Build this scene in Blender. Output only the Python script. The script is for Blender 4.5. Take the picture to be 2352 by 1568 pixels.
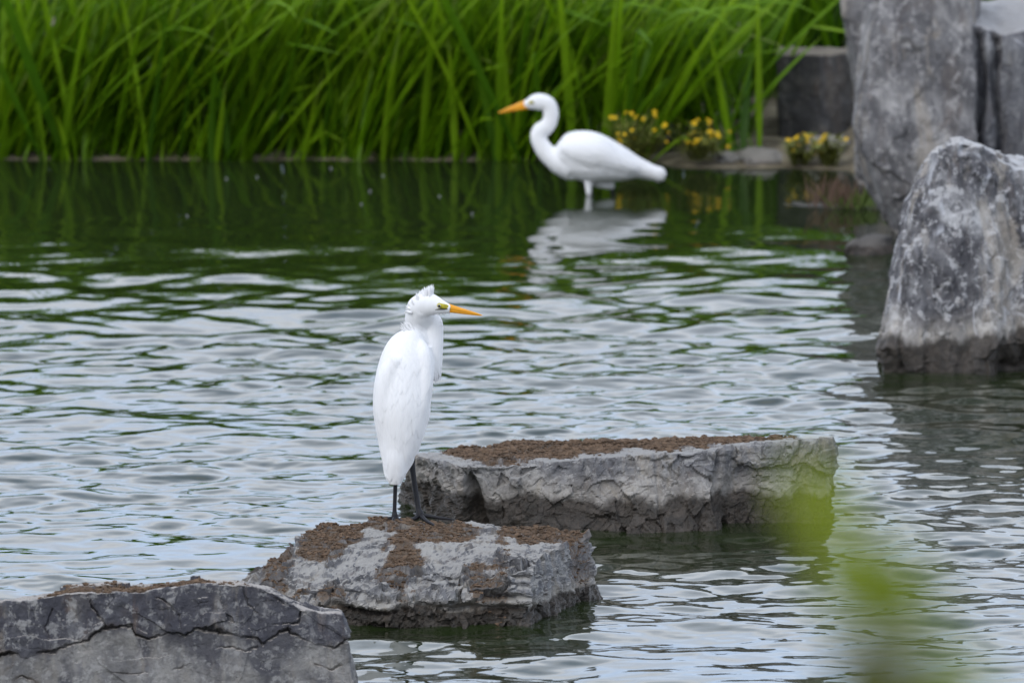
import bpy, bmesh, math, random
import numpy as np
from mathutils import Vector, Matrix, noise as mnoise
from mathutils.bvhtree import BVHTree

for o in list(bpy.data.objects):
    bpy.data.objects.remove(o)
scene = bpy.context.scene
R = math.radians
random.seed(7)
rng = np.random.default_rng(11)

# ------------------------------------------------------------------ camera
CAM_H = 6.3
FOC = 32000.0                       # focal length in units of 1/2352 of the frame width
PITCH = math.atan(3862.0 / FOC)
cam_d = bpy.data.cameras.new('camera')
cam = bpy.data.objects.new('camera', cam_d)
scene.collection.objects.link(cam)
cam.location = (0, 0, CAM_H)
cam.rotation_euler = (math.pi / 2 - PITCH, 0, 0)
cam_d.sensor_fit = 'HORIZONTAL'
cam_d.sensor_width = 36.0
cam_d.lens = 36.0 * FOC / 2352.0
cam_d.clip_start = 0.5
cam_d.clip_end = 3000
cam_d.dof.use_dof = True
cam_d.dof.focus_distance = 45.6
cam_d.dof.aperture_fstop = 6.3
scene.camera = cam

# ------------------------------------------------------------------ sky, sun, exposure
SUN_EL, SUN_AZ = R(40), R(-148)      # azimuth measured clockwise from +Y (away from the camera)
world = bpy.data.worlds.new('World')
scene.world = world
world.use_nodes = True
wn, wl = world.node_tree.nodes, world.node_tree.links
wn.clear()
w_out = wn.new('ShaderNodeOutputWorld')
w_bg = wn.new('ShaderNodeBackground')
w_sky = wn.new('ShaderNodeTexSky')
w_sky.sky_type = 'NISHITA'
w_sky.sun_disc = False
w_sky.sun_elevation = SUN_EL
w_sky.sun_rotation = SUN_AZ
w_sky.dust_density = 3.0
w_tc = wn.new('ShaderNodeTexCoord')
w_map = wn.new('ShaderNodeMapping')
w_map.inputs['Scale'].default_value = (1.0, 1.0, 2.4)
w_no = wn.new('ShaderNodeTexNoise')
w_no.inputs['Scale'].default_value = 2.6
w_no.inputs['Detail'].default_value = 6
w_no.inputs['Roughness'].default_value = 0.55
w_r1 = wn.new('ShaderNodeValToRGB')           # overcast cloud deck: grey-blue bellies to pale tops
w_r1.color_ramp.elements[0].position = 0.36
w_r1.color_ramp.elements[0].color = (4.4, 5.5, 7.5, 1)
w_r1.color_ramp.elements[1].position = 0.64
w_r1.color_ramp.elements[1].color = (9.2, 9.55, 10.3, 1)
w_mix = wn.new('ShaderNodeMix')
w_mix.data_type = 'RGBA'
w_mix.inputs['Factor'].default_value = 0.86
wl.new(w_tc.outputs['Generated'], w_map.inputs['Vector'])
wl.new(w_map.outputs['Vector'], w_no.inputs['Vector'])
wl.new(w_no.outputs['Fac'], w_r1.inputs['Fac'])
wl.new(w_sky.outputs['Color'], w_mix.inputs[6])
# hazy brightening toward the horizon, the same all the way round
w_sep = wn.new('ShaderNodeSeparateXYZ')
wl.new(w_tc.outputs['Generated'], w_sep.inputs[0])
w_hz = wn.new('ShaderNodeValToRGB')
w_hz.color_ramp.elements[0].position = 0.0
w_hz.color_ramp.elements[0].color = (1.55, 1.55, 1.55, 1)
w_hz.color_ramp.elements[1].position = 0.75
w_hz.color_ramp.elements[1].color = (0.92, 0.92, 0.92, 1)
wl.new(w_sep.outputs['Z'], w_hz.inputs['Fac'])
w_mul = wn.new('ShaderNodeMix')
w_mul.data_type = 'RGBA'
w_mul.blend_type = 'MULTIPLY'
w_mul.inputs['Factor'].default_value = 1.0
wl.new(w_r1.outputs['Color'], w_mul.inputs[6])
wl.new(w_hz.outputs['Color'], w_mul.inputs[7])
wl.new(w_mul.outputs[2], w_mix.inputs[7])
wl.new(w_mix.outputs[2], w_bg.inputs['Color'])
w_bg.inputs['Strength'].default_value = 0.15
wl.new(w_bg.outputs['Background'], w_out.inputs['Surface'])

sun_d = bpy.data.lights.new('sun', 'SUN')
sun = bpy.data.objects.new('sun', sun_d)
scene.collection.objects.link(sun)
sun_d.energy = 0.75
sun_d.angle = R(14)
sun_d.color = (1.0, 0.97, 0.92)
sun_dir = Vector((math.sin(SUN_AZ) * math.cos(SUN_EL), math.cos(SUN_AZ) * math.cos(SUN_EL), math.sin(SUN_EL)))
sun.rotation_euler = sun_dir.to_track_quat('Z', 'Y').to_euler()
sun.location = (0, 30, 40)

vs = scene.view_settings
vs.view_transform = 'Standard'
vs.look = 'None'
vs.gamma = 1.0
vs.use_curve_mapping = False
vs.exposure = 0.12
scene.cycles.use_denoising = True
scene.cycles.max_bounces = 8
scene.cycles.sample_clamp_indirect = 6.0

# ------------------------------------------------------------------ helpers: projection
CP, SP = math.cos(PITCH), math.sin(PITCH)

def ray(xd, yd):
    a = (xd - 1176.0) / FOC
    b = -(yd - 784.0) / FOC
    return np.array([a, CP + b * SP, -SP + b * CP])      # right, forward, up in world axes

def at_z(xd, yd, z=0.0):
    r = ray(xd, yd)
    t = (z - CAM_H) / r[2]
    return np.array([0, 0, CAM_H]) + r * t

def at_d(xd, yd, d):
    r = ray(xd, yd)
    return np.array([0, 0, CAM_H]) + r * (d / r[1])

# ------------------------------------------------------------------ helpers: numpy noise
def _hash(ix, iy, iz, seed):
    h = (ix.astype(np.int64) * 374761393 + iy.astype(np.int64) * 668265263 + iz.astype(np.int64) * 2147483647 + seed * 144665) & 0xffffffff
    h = ((h ^ (h >> 13)) * 1274126177) & 0xffffffff
    h = ((h ^ (h >> 16)) * 2246822519) & 0xffffffff
    return h ^ (h >> 15)

def perlin(p, seed=0):
    i = np.floor(p).astype(np.int64)
    f = p - i
    u = f * f * f * (f * (f * 6 - 15) + 10)
    res = 0
    for dx in (0, 1):
        for dy in (0, 1):
            for dz in (0, 1):
                h = _hash(i[:, 0] + dx, i[:, 1] + dy, i[:, 2] + dz, seed)
                gx = ((h & 1023) / 511.5 - 1)
                gy = (((h >> 10) & 1023) / 511.5 - 1)
                gz = (((h >> 20) & 1023) / 511.5 - 1)
                d = gx * (f[:, 0] - dx) + gy * (f[:, 1] - dy) + gz * (f[:, 2] - dz)
                w = (u[:, 0] if dx else 1 - u[:, 0]) * (u[:, 1] if dy else 1 - u[:, 1]) * (u[:, 2] if dz else 1 - u[:, 2])
                res = res + d * w
    return res

def fbm(p, octaves=4, seed=0, gain=0.5):
    a, s, t = 1.0, 0.0, 0.0
    for k in range(octaves):
        s = s + a * perlin(p * (2.03 ** k) + 17.3 * k, seed + k)
        a *= gain
    return s

def facets(p, seed=0, tilt=0.8):
    """piecewise-planar chips: every Voronoi cell has its own height and tilt. returns (height, edge distance)"""
    i = np.floor(p).astype(np.int64)
    best = np.full(len(p), 9.0)
    second = np.full(len(p), 9.0)
    val = np.zeros(len(p))
    for dx in (-1, 0, 1):
        for dy in (-1, 0, 1):
            for dz in (-1, 0, 1):
                cx, cy, cz = i[:, 0] + dx, i[:, 1] + dy, i[:, 2] + dz
                h = _hash(cx, cy, cz, seed)
                h2 = _hash(cx, cy, cz, seed + 77)
                ox = cx + (h & 1023) / 1023.0 - p[:, 0]
                oy = cy + ((h >> 10) & 1023) / 1023.0 - p[:, 1]
                oz = cz + ((h >> 20) & 1023) / 1023.0 - p[:, 2]
                d = ox * ox + oy * oy + oz * oz
                v = ((h2 & 255) / 127.5 - 1) * 0.6 - tilt * (
                    ox * (((h2 >> 8) & 255) / 127.5 - 1) + oy * (((h2 >> 16) & 255) / 127.5 - 1) + oz * (((h2 >> 24) & 255) / 127.5 - 1))
                near = d < best
                second = np.where(near, best, np.minimum(second, d))
                val = np.where(near, v, val)
                best = np.where(near, d, best)
    return val, np.sqrt(second) - np.sqrt(best)

def warp(p, f, amp, seed=0):
    return p + amp * np.stack([fbm(p * f, 3, seed + 1), fbm(p * f, 3, seed + 11), fbm(p * f, 3, seed + 21)], 1)

def sstep(a, b, x):
    t = np.clip((x - a) / (b - a), 0, 1)
    return t * t * (3 - 2 * t)

# ------------------------------------------------------------------ helpers: objects
col = scene.collection

def link(name, mesh, mat=None, parent=None):
    o = bpy.data.objects.new(name, mesh)
    col.objects.link(o)
    if mat is not None and mesh is not None and not mesh.materials:
        mesh.materials.append(mat)
    if parent is not None:
        o.parent = parent
    return o

def empty(name, loc, rz=0.0):
    o = bpy.data.objects.new(name, None)
    col.objects.link(o)
    o.location = loc
    o.rotation_euler = (0, 0, rz)
    o.empty_display_size = 0.1
    return o

def tag(o, label=None, cat=None, group=None, kind=None):
    if label: o['label'] = label
    if cat: o['category'] = cat
    if group: o['group'] = group
    if kind: o['kind'] = kind
    return o

def mesh_np(name, v, f, smooth=True):
    me = bpy.data.meshes.new(name)
    v = np.asarray(v, dtype=np.float32)
    f = np.asarray(f, dtype=np.int32)
    n = f.shape[1]
    me.vertices.add(len(v))
    me.vertices.foreach_set('co', v.ravel())
    me.loops.add(f.size)
    me.loops.foreach_set('vertex_index', f.ravel())
    me.polygons.add(len(f))
    me.polygons.foreach_set('loop_start', np.arange(0, f.size, n, dtype=np.int32))
    me.polygons.foreach_set('loop_total', np.full(len(f), n, dtype=np.int32))
    me.update(calc_edges=True)
    me.polygons.foreach_set('use_smooth', np.full(len(f), smooth, dtype=bool))
    me.validate()
    return me

def add_attr(me, name, vals):
    a = me.attributes.new(name, 'FLOAT', 'POINT')
    a.data.foreach_set('value', np.asarray(vals, dtype=np.float32))

# ------------------------------------------------------------------ materials
def new_mat(name):
    m = bpy.data.materials.new(name)
    m.use_nodes = True
    nt = m.node_tree
    b = nt.nodes['Principled BSDF']
    return m, nt, b

def noise(nt, vec, scale, detail=5, rough=0.55, dist=0.0):
    n = nt.nodes.new('ShaderNodeTexNoise')
    n.inputs['Scale'].default_value = scale
    n.inputs['Detail'].default_value = detail
    n.inputs['Roughness'].default_value = rough
    n.inputs['Distortion'].default_value = dist
    if vec is not None:
        nt.links.new(vec, n.inputs['Vector'])
    return n.outputs['Fac']

def ramp(nt, fac, stops):
    r = nt.nodes.new('ShaderNodeValToRGB')
    e = r.color_ramp.elements
    while len(e) < len(stops):
        e.new(0.5)
    for k, (p, c) in enumerate(stops):
        e[k].position = p
        e[k].color = (c[0], c[1], c[2], 1) if isinstance(c, (tuple, list)) else (c, c, c, 1)
    nt.links.new(fac, r.inputs['Fac'])
    return r.outputs['Color']

def mixc(nt, fac, a, b, mode='MIX'):
    m = nt.nodes.new('ShaderNodeMix')
    m.data_type = 'RGBA'
    m.blend_type = mode
    for sock, v in ((0, fac), (6, a), (7, b)):
        if hasattr(v, 'links'):
            nt.links.new(v, m.inputs[sock])
        elif sock == 0:
            m.inputs[0].default_value = v
        else:
            m.inputs[sock].default_value = (v[0], v[1], v[2], 1)
    return m.outputs[2]

def math_n(nt, op, a, b=None):
    m = nt.nodes.new('ShaderNodeMath')
    m.operation = op
    for k, v in enumerate((a, b)):
        if v is None: continue
        if hasattr(v, 'links'): nt.links.new(v, m.inputs[k])
        else: m.inputs[k].default_value = v
    return m.outputs[0]

def mapped(nt, scale, src='Object'):
    t = nt.nodes.new('ShaderNodeTexCoord')
    mp = nt.nodes.new('ShaderNodeMapping')
    mp.inputs['Scale'].default_value = scale
    nt.links.new(t.outputs[src], mp.inputs['Vector'])
    return mp.outputs['Vector']

def bump(nt, b, height, strength=0.3, distance=0.01):
    n = nt.nodes.new('ShaderNodeBump')
    n.inputs['Strength'].default_value = strength
    n.inputs['Distance'].default_value = distance
    nt.links.new(height, n.inputs['Height'])
    nt.links.new(n.outputs['Normal'], b.inputs['Normal'])

def rock_mat(name, dark, mid, pale, top, streak=1.0, wet=0.07, scale=1.0, brown=0.3, veins=0.0, bed=False, crisp=0.5):
    """layered grey limestone; wet brown band at the waterline, paler upward faces, vertical run-off streaks"""
    m, nt, b = new_mat(name)
    L = nt.links
    co = mapped(nt, (1, 1, 1))
    st = mapped(nt, (1, 1, 0.22))
    n1 = noise(nt, co, 4.5 * scale, 7, 0.62, 0.4)
    c = ramp(nt, n1, [(0.34, dark), (0.48, mid), (0.66, pale)])
    n0 = noise(nt, co, 1.7 * scale, 3, 0.5, 0.6)
    c = mixc(nt, ramp(nt, n0, [(0.40, 0.5), (0.55, 0.0)]), c, dark)
    n2 = noise(nt, st, 16 * scale, 5, 0.6, 0.3)
    c = mixc(nt, math_n(nt, 'MULTIPLY', ramp(nt, n2, [(0.47, 0.0), (0.66, 1.0)]), 0.55 * streak), c, dark)
    n3 = noise(nt, st, 9 * scale, 4, 0.55, 0.8)
    c = mixc(nt, math_n(nt, 'MULTIPLY', ramp(nt, n3, [(0.55, 0.0), (0.70, 1.0)]), brown), c, (0.13, 0.075, 0.04))
    n4 = noise(nt, co, 60 * scale, 4, 0.7)
    c = mixc(nt, ramp(nt, n4, [(0.3, 0.45), (0.75, 0.0)]), c, tuple(x * 0.55 for x in mid))
    n5 = noise(nt, st, 26 * scale, 5, 0.6, 1.2)
    c = mixc(nt, ramp(nt, n5, [(0.60, 0.0), (0.72, 0.6)]), c, pale)
    n6 = noise(nt, co, 13 * scale, 9, 0.72, 0.3)
    c = mixc(nt, ramp(nt, n6, [(0.535, 0.0), (0.575, crisp)]), c, pale)
    n7 = noise(nt, mapped(nt, (1.1, 0.9, 0.6)), 10 * scale, 9, 0.72, 0.5)
    c = mixc(nt, ramp(nt, n7, [(0.425, crisp), (0.47, 0.0)]), c, dark)
    n8 = noise(nt, st, 5 * scale, 7, 0.66, 0.6)
    c = mixc(nt, ramp(nt, n8, [(0.54, 0.0), (0.62, 0.45)]), c, (pale[0] * 0.85, pale[1] * 0.76, pale[2] * 0.63))
    if veins:
        nv = noise(nt, mapped(nt, (1.0, 1.0, 0.45)), 2.4 * scale, 2, 0.45, 0.5)
        v1 = math_n(nt, 'ABSOLUTE', math_n(nt, 'SUBTRACT', nv, 0.5))
        c = mixc(nt, math_n(nt, 'MULTIPLY', ramp(nt, v1, [(0.0, veins), (0.022, 0.0)]), ramp(nt, n3, [(0.45, 0.0), (0.58, 1.0)])), c, (0.55, 0.56, 0.60))
    if bed:
        at = nt.nodes.new('ShaderNodeAttribute')
        at.attribute_name = 'bed'
        low = ramp(nt, n1, [(0.3, (0.17, 0.165, 0.155)), (0.7, (0.34, 0.325, 0.295))])
        low = mixc(nt, ramp(nt, n2, [(0.5, 0.0), (0.7, 0.6)]), low, mid)
        c = mixc(nt, math_n(nt, 'MULTIPLY', math_n(nt, 'SUBTRACT', 1.0, at.outputs['Fac']), 0.55), c, low)
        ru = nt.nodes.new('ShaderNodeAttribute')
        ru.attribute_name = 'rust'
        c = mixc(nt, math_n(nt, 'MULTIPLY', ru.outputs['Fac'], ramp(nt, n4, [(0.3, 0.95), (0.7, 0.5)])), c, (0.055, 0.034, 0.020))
        nb = noise(nt, mapped(nt, (1, 1, 0.3)), 6.5, 4, 0.6, 0.5)
        c = mixc(nt, ramp(nt, nb, [(0.51, 0.0), (0.60, 0.8)]), c, dark)
        c = mixc(nt, ramp(nt, n6, [(0.545, 0.0), (0.585, 0.5)]), c, pale)
    geo = nt.nodes.new('ShaderNodeNewGeometry')
    sx = nt.nodes.new('ShaderNodeSeparateXYZ')
    L.new(geo.outputs['Normal'], sx.inputs[0])
    up = math_n(nt, 'ADD', sx.outputs['Z'], math_n(nt, 'MULTIPLY', math_n(nt, 'SUBTRACT', n1, 0.5), 1.0))
    c = mixc(nt, ramp(nt, up, [(0.78, 0.0), (0.95, 0.85)] if bed else [(0.55, 0.0), (0.85, 0.8)]), c, top)
    sa = nt.nodes.new('ShaderNodeAttribute')
    sa.attribute_name = 'soil'
    upm = ramp(nt, sx.outputs['Z'], [(0.15, 0.25), (0.6, 1.0)])
    sm = math_n(nt, 'MULTIPLY', ramp(nt, math_n(nt, 'ADD', sa.outputs['Fac'], math_n(nt, 'MULTIPLY', math_n(nt, 'SUBTRACT', n4, 0.5), 0.8)), [(0.18, 0.0), (0.5, 0.95)]), upm)
    c = mixc(nt, sm, c, ramp(nt, n4, [(0.3, (0.06, 0.040, 0.026)), (0.7, (0.165, 0.115, 0.078))]))
    # water stain: dark wet band, world height
    sp = nt.nodes.new('ShaderNodeSeparateXYZ')
    L.new(geo.outputs['Position'], sp.inputs[0])
    nw = noise(nt, mapped(nt, (1, 1, 0.3)), 7, 4, 0.6)
    zz = math_n(nt, 'ADD', sp.outputs['Z'], math_n(nt, 'MULTIPLY', math_n(nt, 'SUBTRACT', nw, 0.5), -wet * 1.6))
    f = math_n(nt, 'DIVIDE', zz, wet * 2.0)
    wetm = ramp(nt, f, [(0.42, 1.0), (0.54, 0.0)])
    drym = ramp(nt, f, [(0.5, 0.45), (0.95, 0.0)])
    c = mixc(nt, drym, c, (pale[0] * 1.0, pale[1] * 0.93, pale[2] * 0.82))
    c = mixc(nt, math_n(nt, 'MULTIPLY', wetm, 0.9), c, ramp(nt, n6, [(0.4, (0.016, 0.013, 0.010)), (0.62, (0.055, 0.042, 0.032))]))
    L.new(c, b.inputs['Base Color'])
    rg = mixc(nt, wetm, (0.85, 0.85, 0.85), (0.42, 0.42, 0.42))
    L.new(rg, b.inputs['Roughness'])
    b.inputs['Specular IOR Level'].default_value = 0.3
    h = math_n(nt, 'ADD', noise(nt, co, 38 * scale, 8, 0.7), math_n(nt, 'MULTIPLY', noise(nt, co, 150, 4, 0.7), 0.4))
    bump(nt, b, h, 0.7, 0.014)
    return m

def plain(name, color, rough=0.6, var=0.25, scale=12.0, spec=0.3, bmp=0.0, stretch=(1, 1, 1)):
    m, nt, b = new_mat(name)
    v = mapped(nt, stretch)
    n = noise(nt, v, scale, 4, 0.6)
    lo = tuple(x * (1 - var) for x in color)
    hi = tuple(min(1, x * (1 + var)) for x in color)
    nt.links.new(ramp(nt, n, [(0.3, lo), (0.7, hi)]), b.inputs['Base Color'])
    b.inputs['Roughness'].default_value = rough
    b.inputs['Specular IOR Level'].default_value = spec
    if bmp:
        bump(nt, b, noise(nt, v, scale * 4, 4, 0.6), bmp, 0.003)
    return m

def leaf_mat(name, stops, trans=0.35, rough=0.45):
    """stops by a per-point attribute 'hue' (0..1)"""
    m, nt, b = new_mat(name)
    at = nt.nodes.new('ShaderNodeAttribute')
    at.attribute_name = 'hue'
    oi = nt.nodes.new('ShaderNodeObjectInfo')
    f = math_n(nt, 'ADD', at.outputs['Fac'], math_n(nt, 'MULTIPLY', math_n(nt, 'SUBTRACT', oi.outputs['Random'], 0.5), 0.12))
    c = ramp(nt, f, stops)
    n = noise(nt, mapped(nt, (1, 1, 0.25)), 22, 3, 0.5)
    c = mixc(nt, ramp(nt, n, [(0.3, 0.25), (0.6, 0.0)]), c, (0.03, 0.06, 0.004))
    nt.links.new(c, b.inputs['Base Color'])
    b.inputs['Roughness'].default_value = rough
    b.inputs['Specular IOR Level'].default_value = 0.35
    tr = nt.nodes.new('ShaderNodeBsdfTranslucent')
    nt.links.new(c, tr.inputs['Color'])
    mx = nt.nodes.new('ShaderNodeMixShader')
    mx.inputs[0].default_value = trans
    out = nt.nodes['Material Output']
    nt.links.new(b.outputs[0], mx.inputs[1])
    nt.links.new(tr.outputs[0], mx.inputs[2])
    nt.links.new(mx.outputs[0], out.inputs['Surface'])
    return m

M = {}
M['rock_egret'] = rock_mat('pale_ledge_rock', (0.10, 0.10, 0.108), (0.235, 0.235, 0.245), (0.42, 0.41, 0.395), (0.36, 0.345, 0.32), 0.6, 0.045, 2.0, 0.4)
M['rock_slab'] = rock_mat('slab_rock', (0.095, 0.094, 0.103), (0.25, 0.246, 0.252), (0.45, 0.435, 0.42), (0.33, 0.32, 0.305), 0.8, 0.105, 1.7, 0.4)
M['rock_wall'] = rock_mat('dark_bedded_rock', (0.05, 0.05, 0.062), (0.13, 0.13, 0.145), (0.29, 0.285, 0.28), (0.46, 0.42, 0.38), 1.0, 0.02, 1.9, 0.5, 0.0, True, 0.75)
M['rock_peak'] = rock_mat('streaked_peak_rock', (0.045, 0.044, 0.050), (0.17, 0.167, 0.178), (0.60, 0.595, 0.60), (0.55, 0.545, 0.545), 1.0, 0.12, 1.6, 0.35, 0.9, False, 0.6)
M['rock_split'] = rock_mat('split_rock', (0.045, 0.045, 0.052), (0.15, 0.15, 0.165), (0.33, 0.33, 0.335), (0.40, 0.39, 0.385), 1.0, 0.03, 1.4, 0.25, 0.3)
M['rock_big'] = rock_mat('big_grey_rock', (0.075, 0.072, 0.077), (0.21, 0.204, 0.206), (0.44, 0.425, 0.415), (0.30, 0.29, 0.275), 1.2, 0.03, 1.6, 0.35)
M['rock_dark'] = rock_mat('dark_grey_rock', (0.035, 0.034, 0.035), (0.075, 0.072, 0.072), (0.15, 0.14, 0.13), (0.30, 0.25, 0.20), 0.4, 0.02, 1.2, 0.3)
M['rock_shore'] = rock_mat('shore_stone', (0.08, 0.075, 0.068), (0.17, 0.158, 0.14), (0.29, 0.27, 0.25), (0.29, 0.265, 0.235), 0.3, 0.012, 2.5, 0.2)
M['rock_wet'] = rock_mat('wet_dark_stone', (0.025, 0.024, 0.025), (0.055, 0.053, 0.053), (0.11, 0.105, 0.10), (0.12, 0.11, 0.10), 0.4, 0.03, 1.6, 0.3)
M['soil'] = plain('dried_soil', (0.118, 0.080, 0.054), 0.95, 0.6, 30, 0.1, 0.5)
M['feather'] = None
M['leg'] = plain('black_leg_scales', (0.012, 0.012, 0.015), 0.55, 0.3, 90, 0.3, 0.4)
M['bill'] = plain('orange_bill', (0.78, 0.33, 0.015), 0.38, 0.18, 40, 0.4, 0.1, (0.2, 1, 1))
M['lore'] = plain('yellow_green_lore', (0.42, 0.36, 0.03), 0.5, 0.25, 120, 0.3)
M['gape'] = plain('dark_gape_line', (0.07, 0.075, 0.03), 0.5, 0.2, 80, 0.3)
M['iris'] = plain('pale_iris', (0.62, 0.58, 0.30), 0.2, 0.1, 80, 0.5)
M['pupil'] = plain('black_pupil', (0.006, 0.006, 0.006), 0.1, 0.1, 80, 0.6)

def feather_mat():
    m, nt, b = new_mat('white_plumage')
    st = mapped(nt, (1, 1, 0.10))
    n = noise(nt, st, 130, 4, 0.6, 0.6)
    big = noise(nt, mapped(nt, (1, 1, 0.5)), 11, 3, 0.5)
    c = ramp(nt, n, [(0.25, (0.80, 0.80, 0.81)), (0.7, (0.875, 0.875, 0.88))])
    c = mixc(nt, ramp(nt, big, [(0.55, 0.0), (0.8, 0.25)]), c, (0.80, 0.78, 0.74))
    nt.links.new(c, b.inputs['Base Color'])
    b.inputs['Roughness'].default_value = 0.8
    b.inputs['Specular IOR Level'].default_value = 0.15
    b.inputs['Sheen Weight'].default_value = 0.15
    bump(nt, b, math_n(nt, 'ADD', n, math_n(nt, 'MULTIPLY', big, 5.0)), 0.22, 0.005)
    return m
M['feather'] = feather_mat()

# ------------------------------------------------------------------ terrain
SHORE = float(at_z(600, 368)[1])         # far shore distance on the left

def shore_y(x):
    xd = 1176 + x * FOC / SHORE
    return np.interp(xd, [-2000, 0, 700, 1200, 1500, 1560, 1800, 1950, 2000, 2060, 2600],
                     [SHORE + .1, SHORE, SHORE, SHORE - 0.03, SHORE - 0.1, SHORE - 0.3, SHORE - 0.32, SHORE - .4, SHORE - 1.6, SHORE - 3.4, SHORE - 3.6])

def ground_h(x, y):
    sy = shore_y(x)
    t = y - sy
    far = np.where(t > 0, 0.015 * sstep(0, 0.15, t) + 0.05 * np.clip(t, 0, 6) , np.maximum(0.35 * t, -0.7))
    near = np.where(y < 33.5, (33.5 - y) * 0.187, np.maximum(-(y - 33.5) * 0.25, -0.7))
    near = np.where(y < 8, 4.77 , near)
    return np.where(y < 44, near, far)

def build_ground():
    xs = np.unique(np.concatenate([np.linspace(-900, -12, 12), np.linspace(-12, -3, 14), np.linspace(-3, 3, 160), np.linspace(3, 12, 14), np.linspace(12, 900, 12)]))
    ys = np.unique(np.concatenate([np.linspace(-400, 0, 6), np.linspace(0, 44, 60), np.linspace(44, 55, 24), np.linspace(55, 60.5, 170), np.linspace(60.5, 70, 20), np.linspace(70, 1500, 12)]))
    X, Y = np.meshgrid(xs, ys)
    p = np.stack([X.ravel(), Y.ravel(), np.zeros(X.size)], 1)
    z = ground_h(p[:, 0], p[:, 1])
    z += 0.012 * fbm(p * 4.0, 4, 3) * (np.abs(p[:, 0]) < 14)
    p[:, 2] = z
    nx, ny = len(xs), len(ys)
    i = np.arange((nx) * (ny)).reshape(ny, nx)
    f = np.stack([i[:-1, :-1].ravel(), i[:-1, 1:].ravel(), i[1:, 1:].ravel(), i[1:, :-1].ravel()], 1)
    m, nt, b = new_mat('bank_earth')
    co = mapped(nt, (1, 1, 1))
    n = noise(nt, co, 9, 8, 0.65)
    c = ramp(nt, n, [(0.3, (0.06, 0.045, 0.028)), (0.5, (0.17, 0.14, 0.09)), (0.7, (0.33, 0.28, 0.20))])
    n2 = noise(nt, co, 1.3, 4, 0.6)
    geo = nt.nodes.new('ShaderNodeNewGeometry')
    sp = nt.nodes.new('ShaderNodeSeparateXYZ')
    nt.links.new(geo.outputs['Position'], sp.inputs[0])
    grass = ramp(nt, sp.outputs['Z'], [(0.25, 0.0), (0.6, 0.85)])
    c = mixc(nt, grass, c, ramp(nt, n2, [(0.3, (0.03, 0.055, 0.012)), (0.7, (0.07, 0.10, 0.02))]))
    nt.links.new(c, b.inputs['Base Color'])
    b.inputs['Roughness'].default_value = 0.9
    bump(nt, b, noise(nt, co, 45, 6, 0.7), 0.6, 0.02)
    o = link('ground', mesh_np('ground', p, f), m)
    tag(o, kind='structure')
build_ground()

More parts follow.
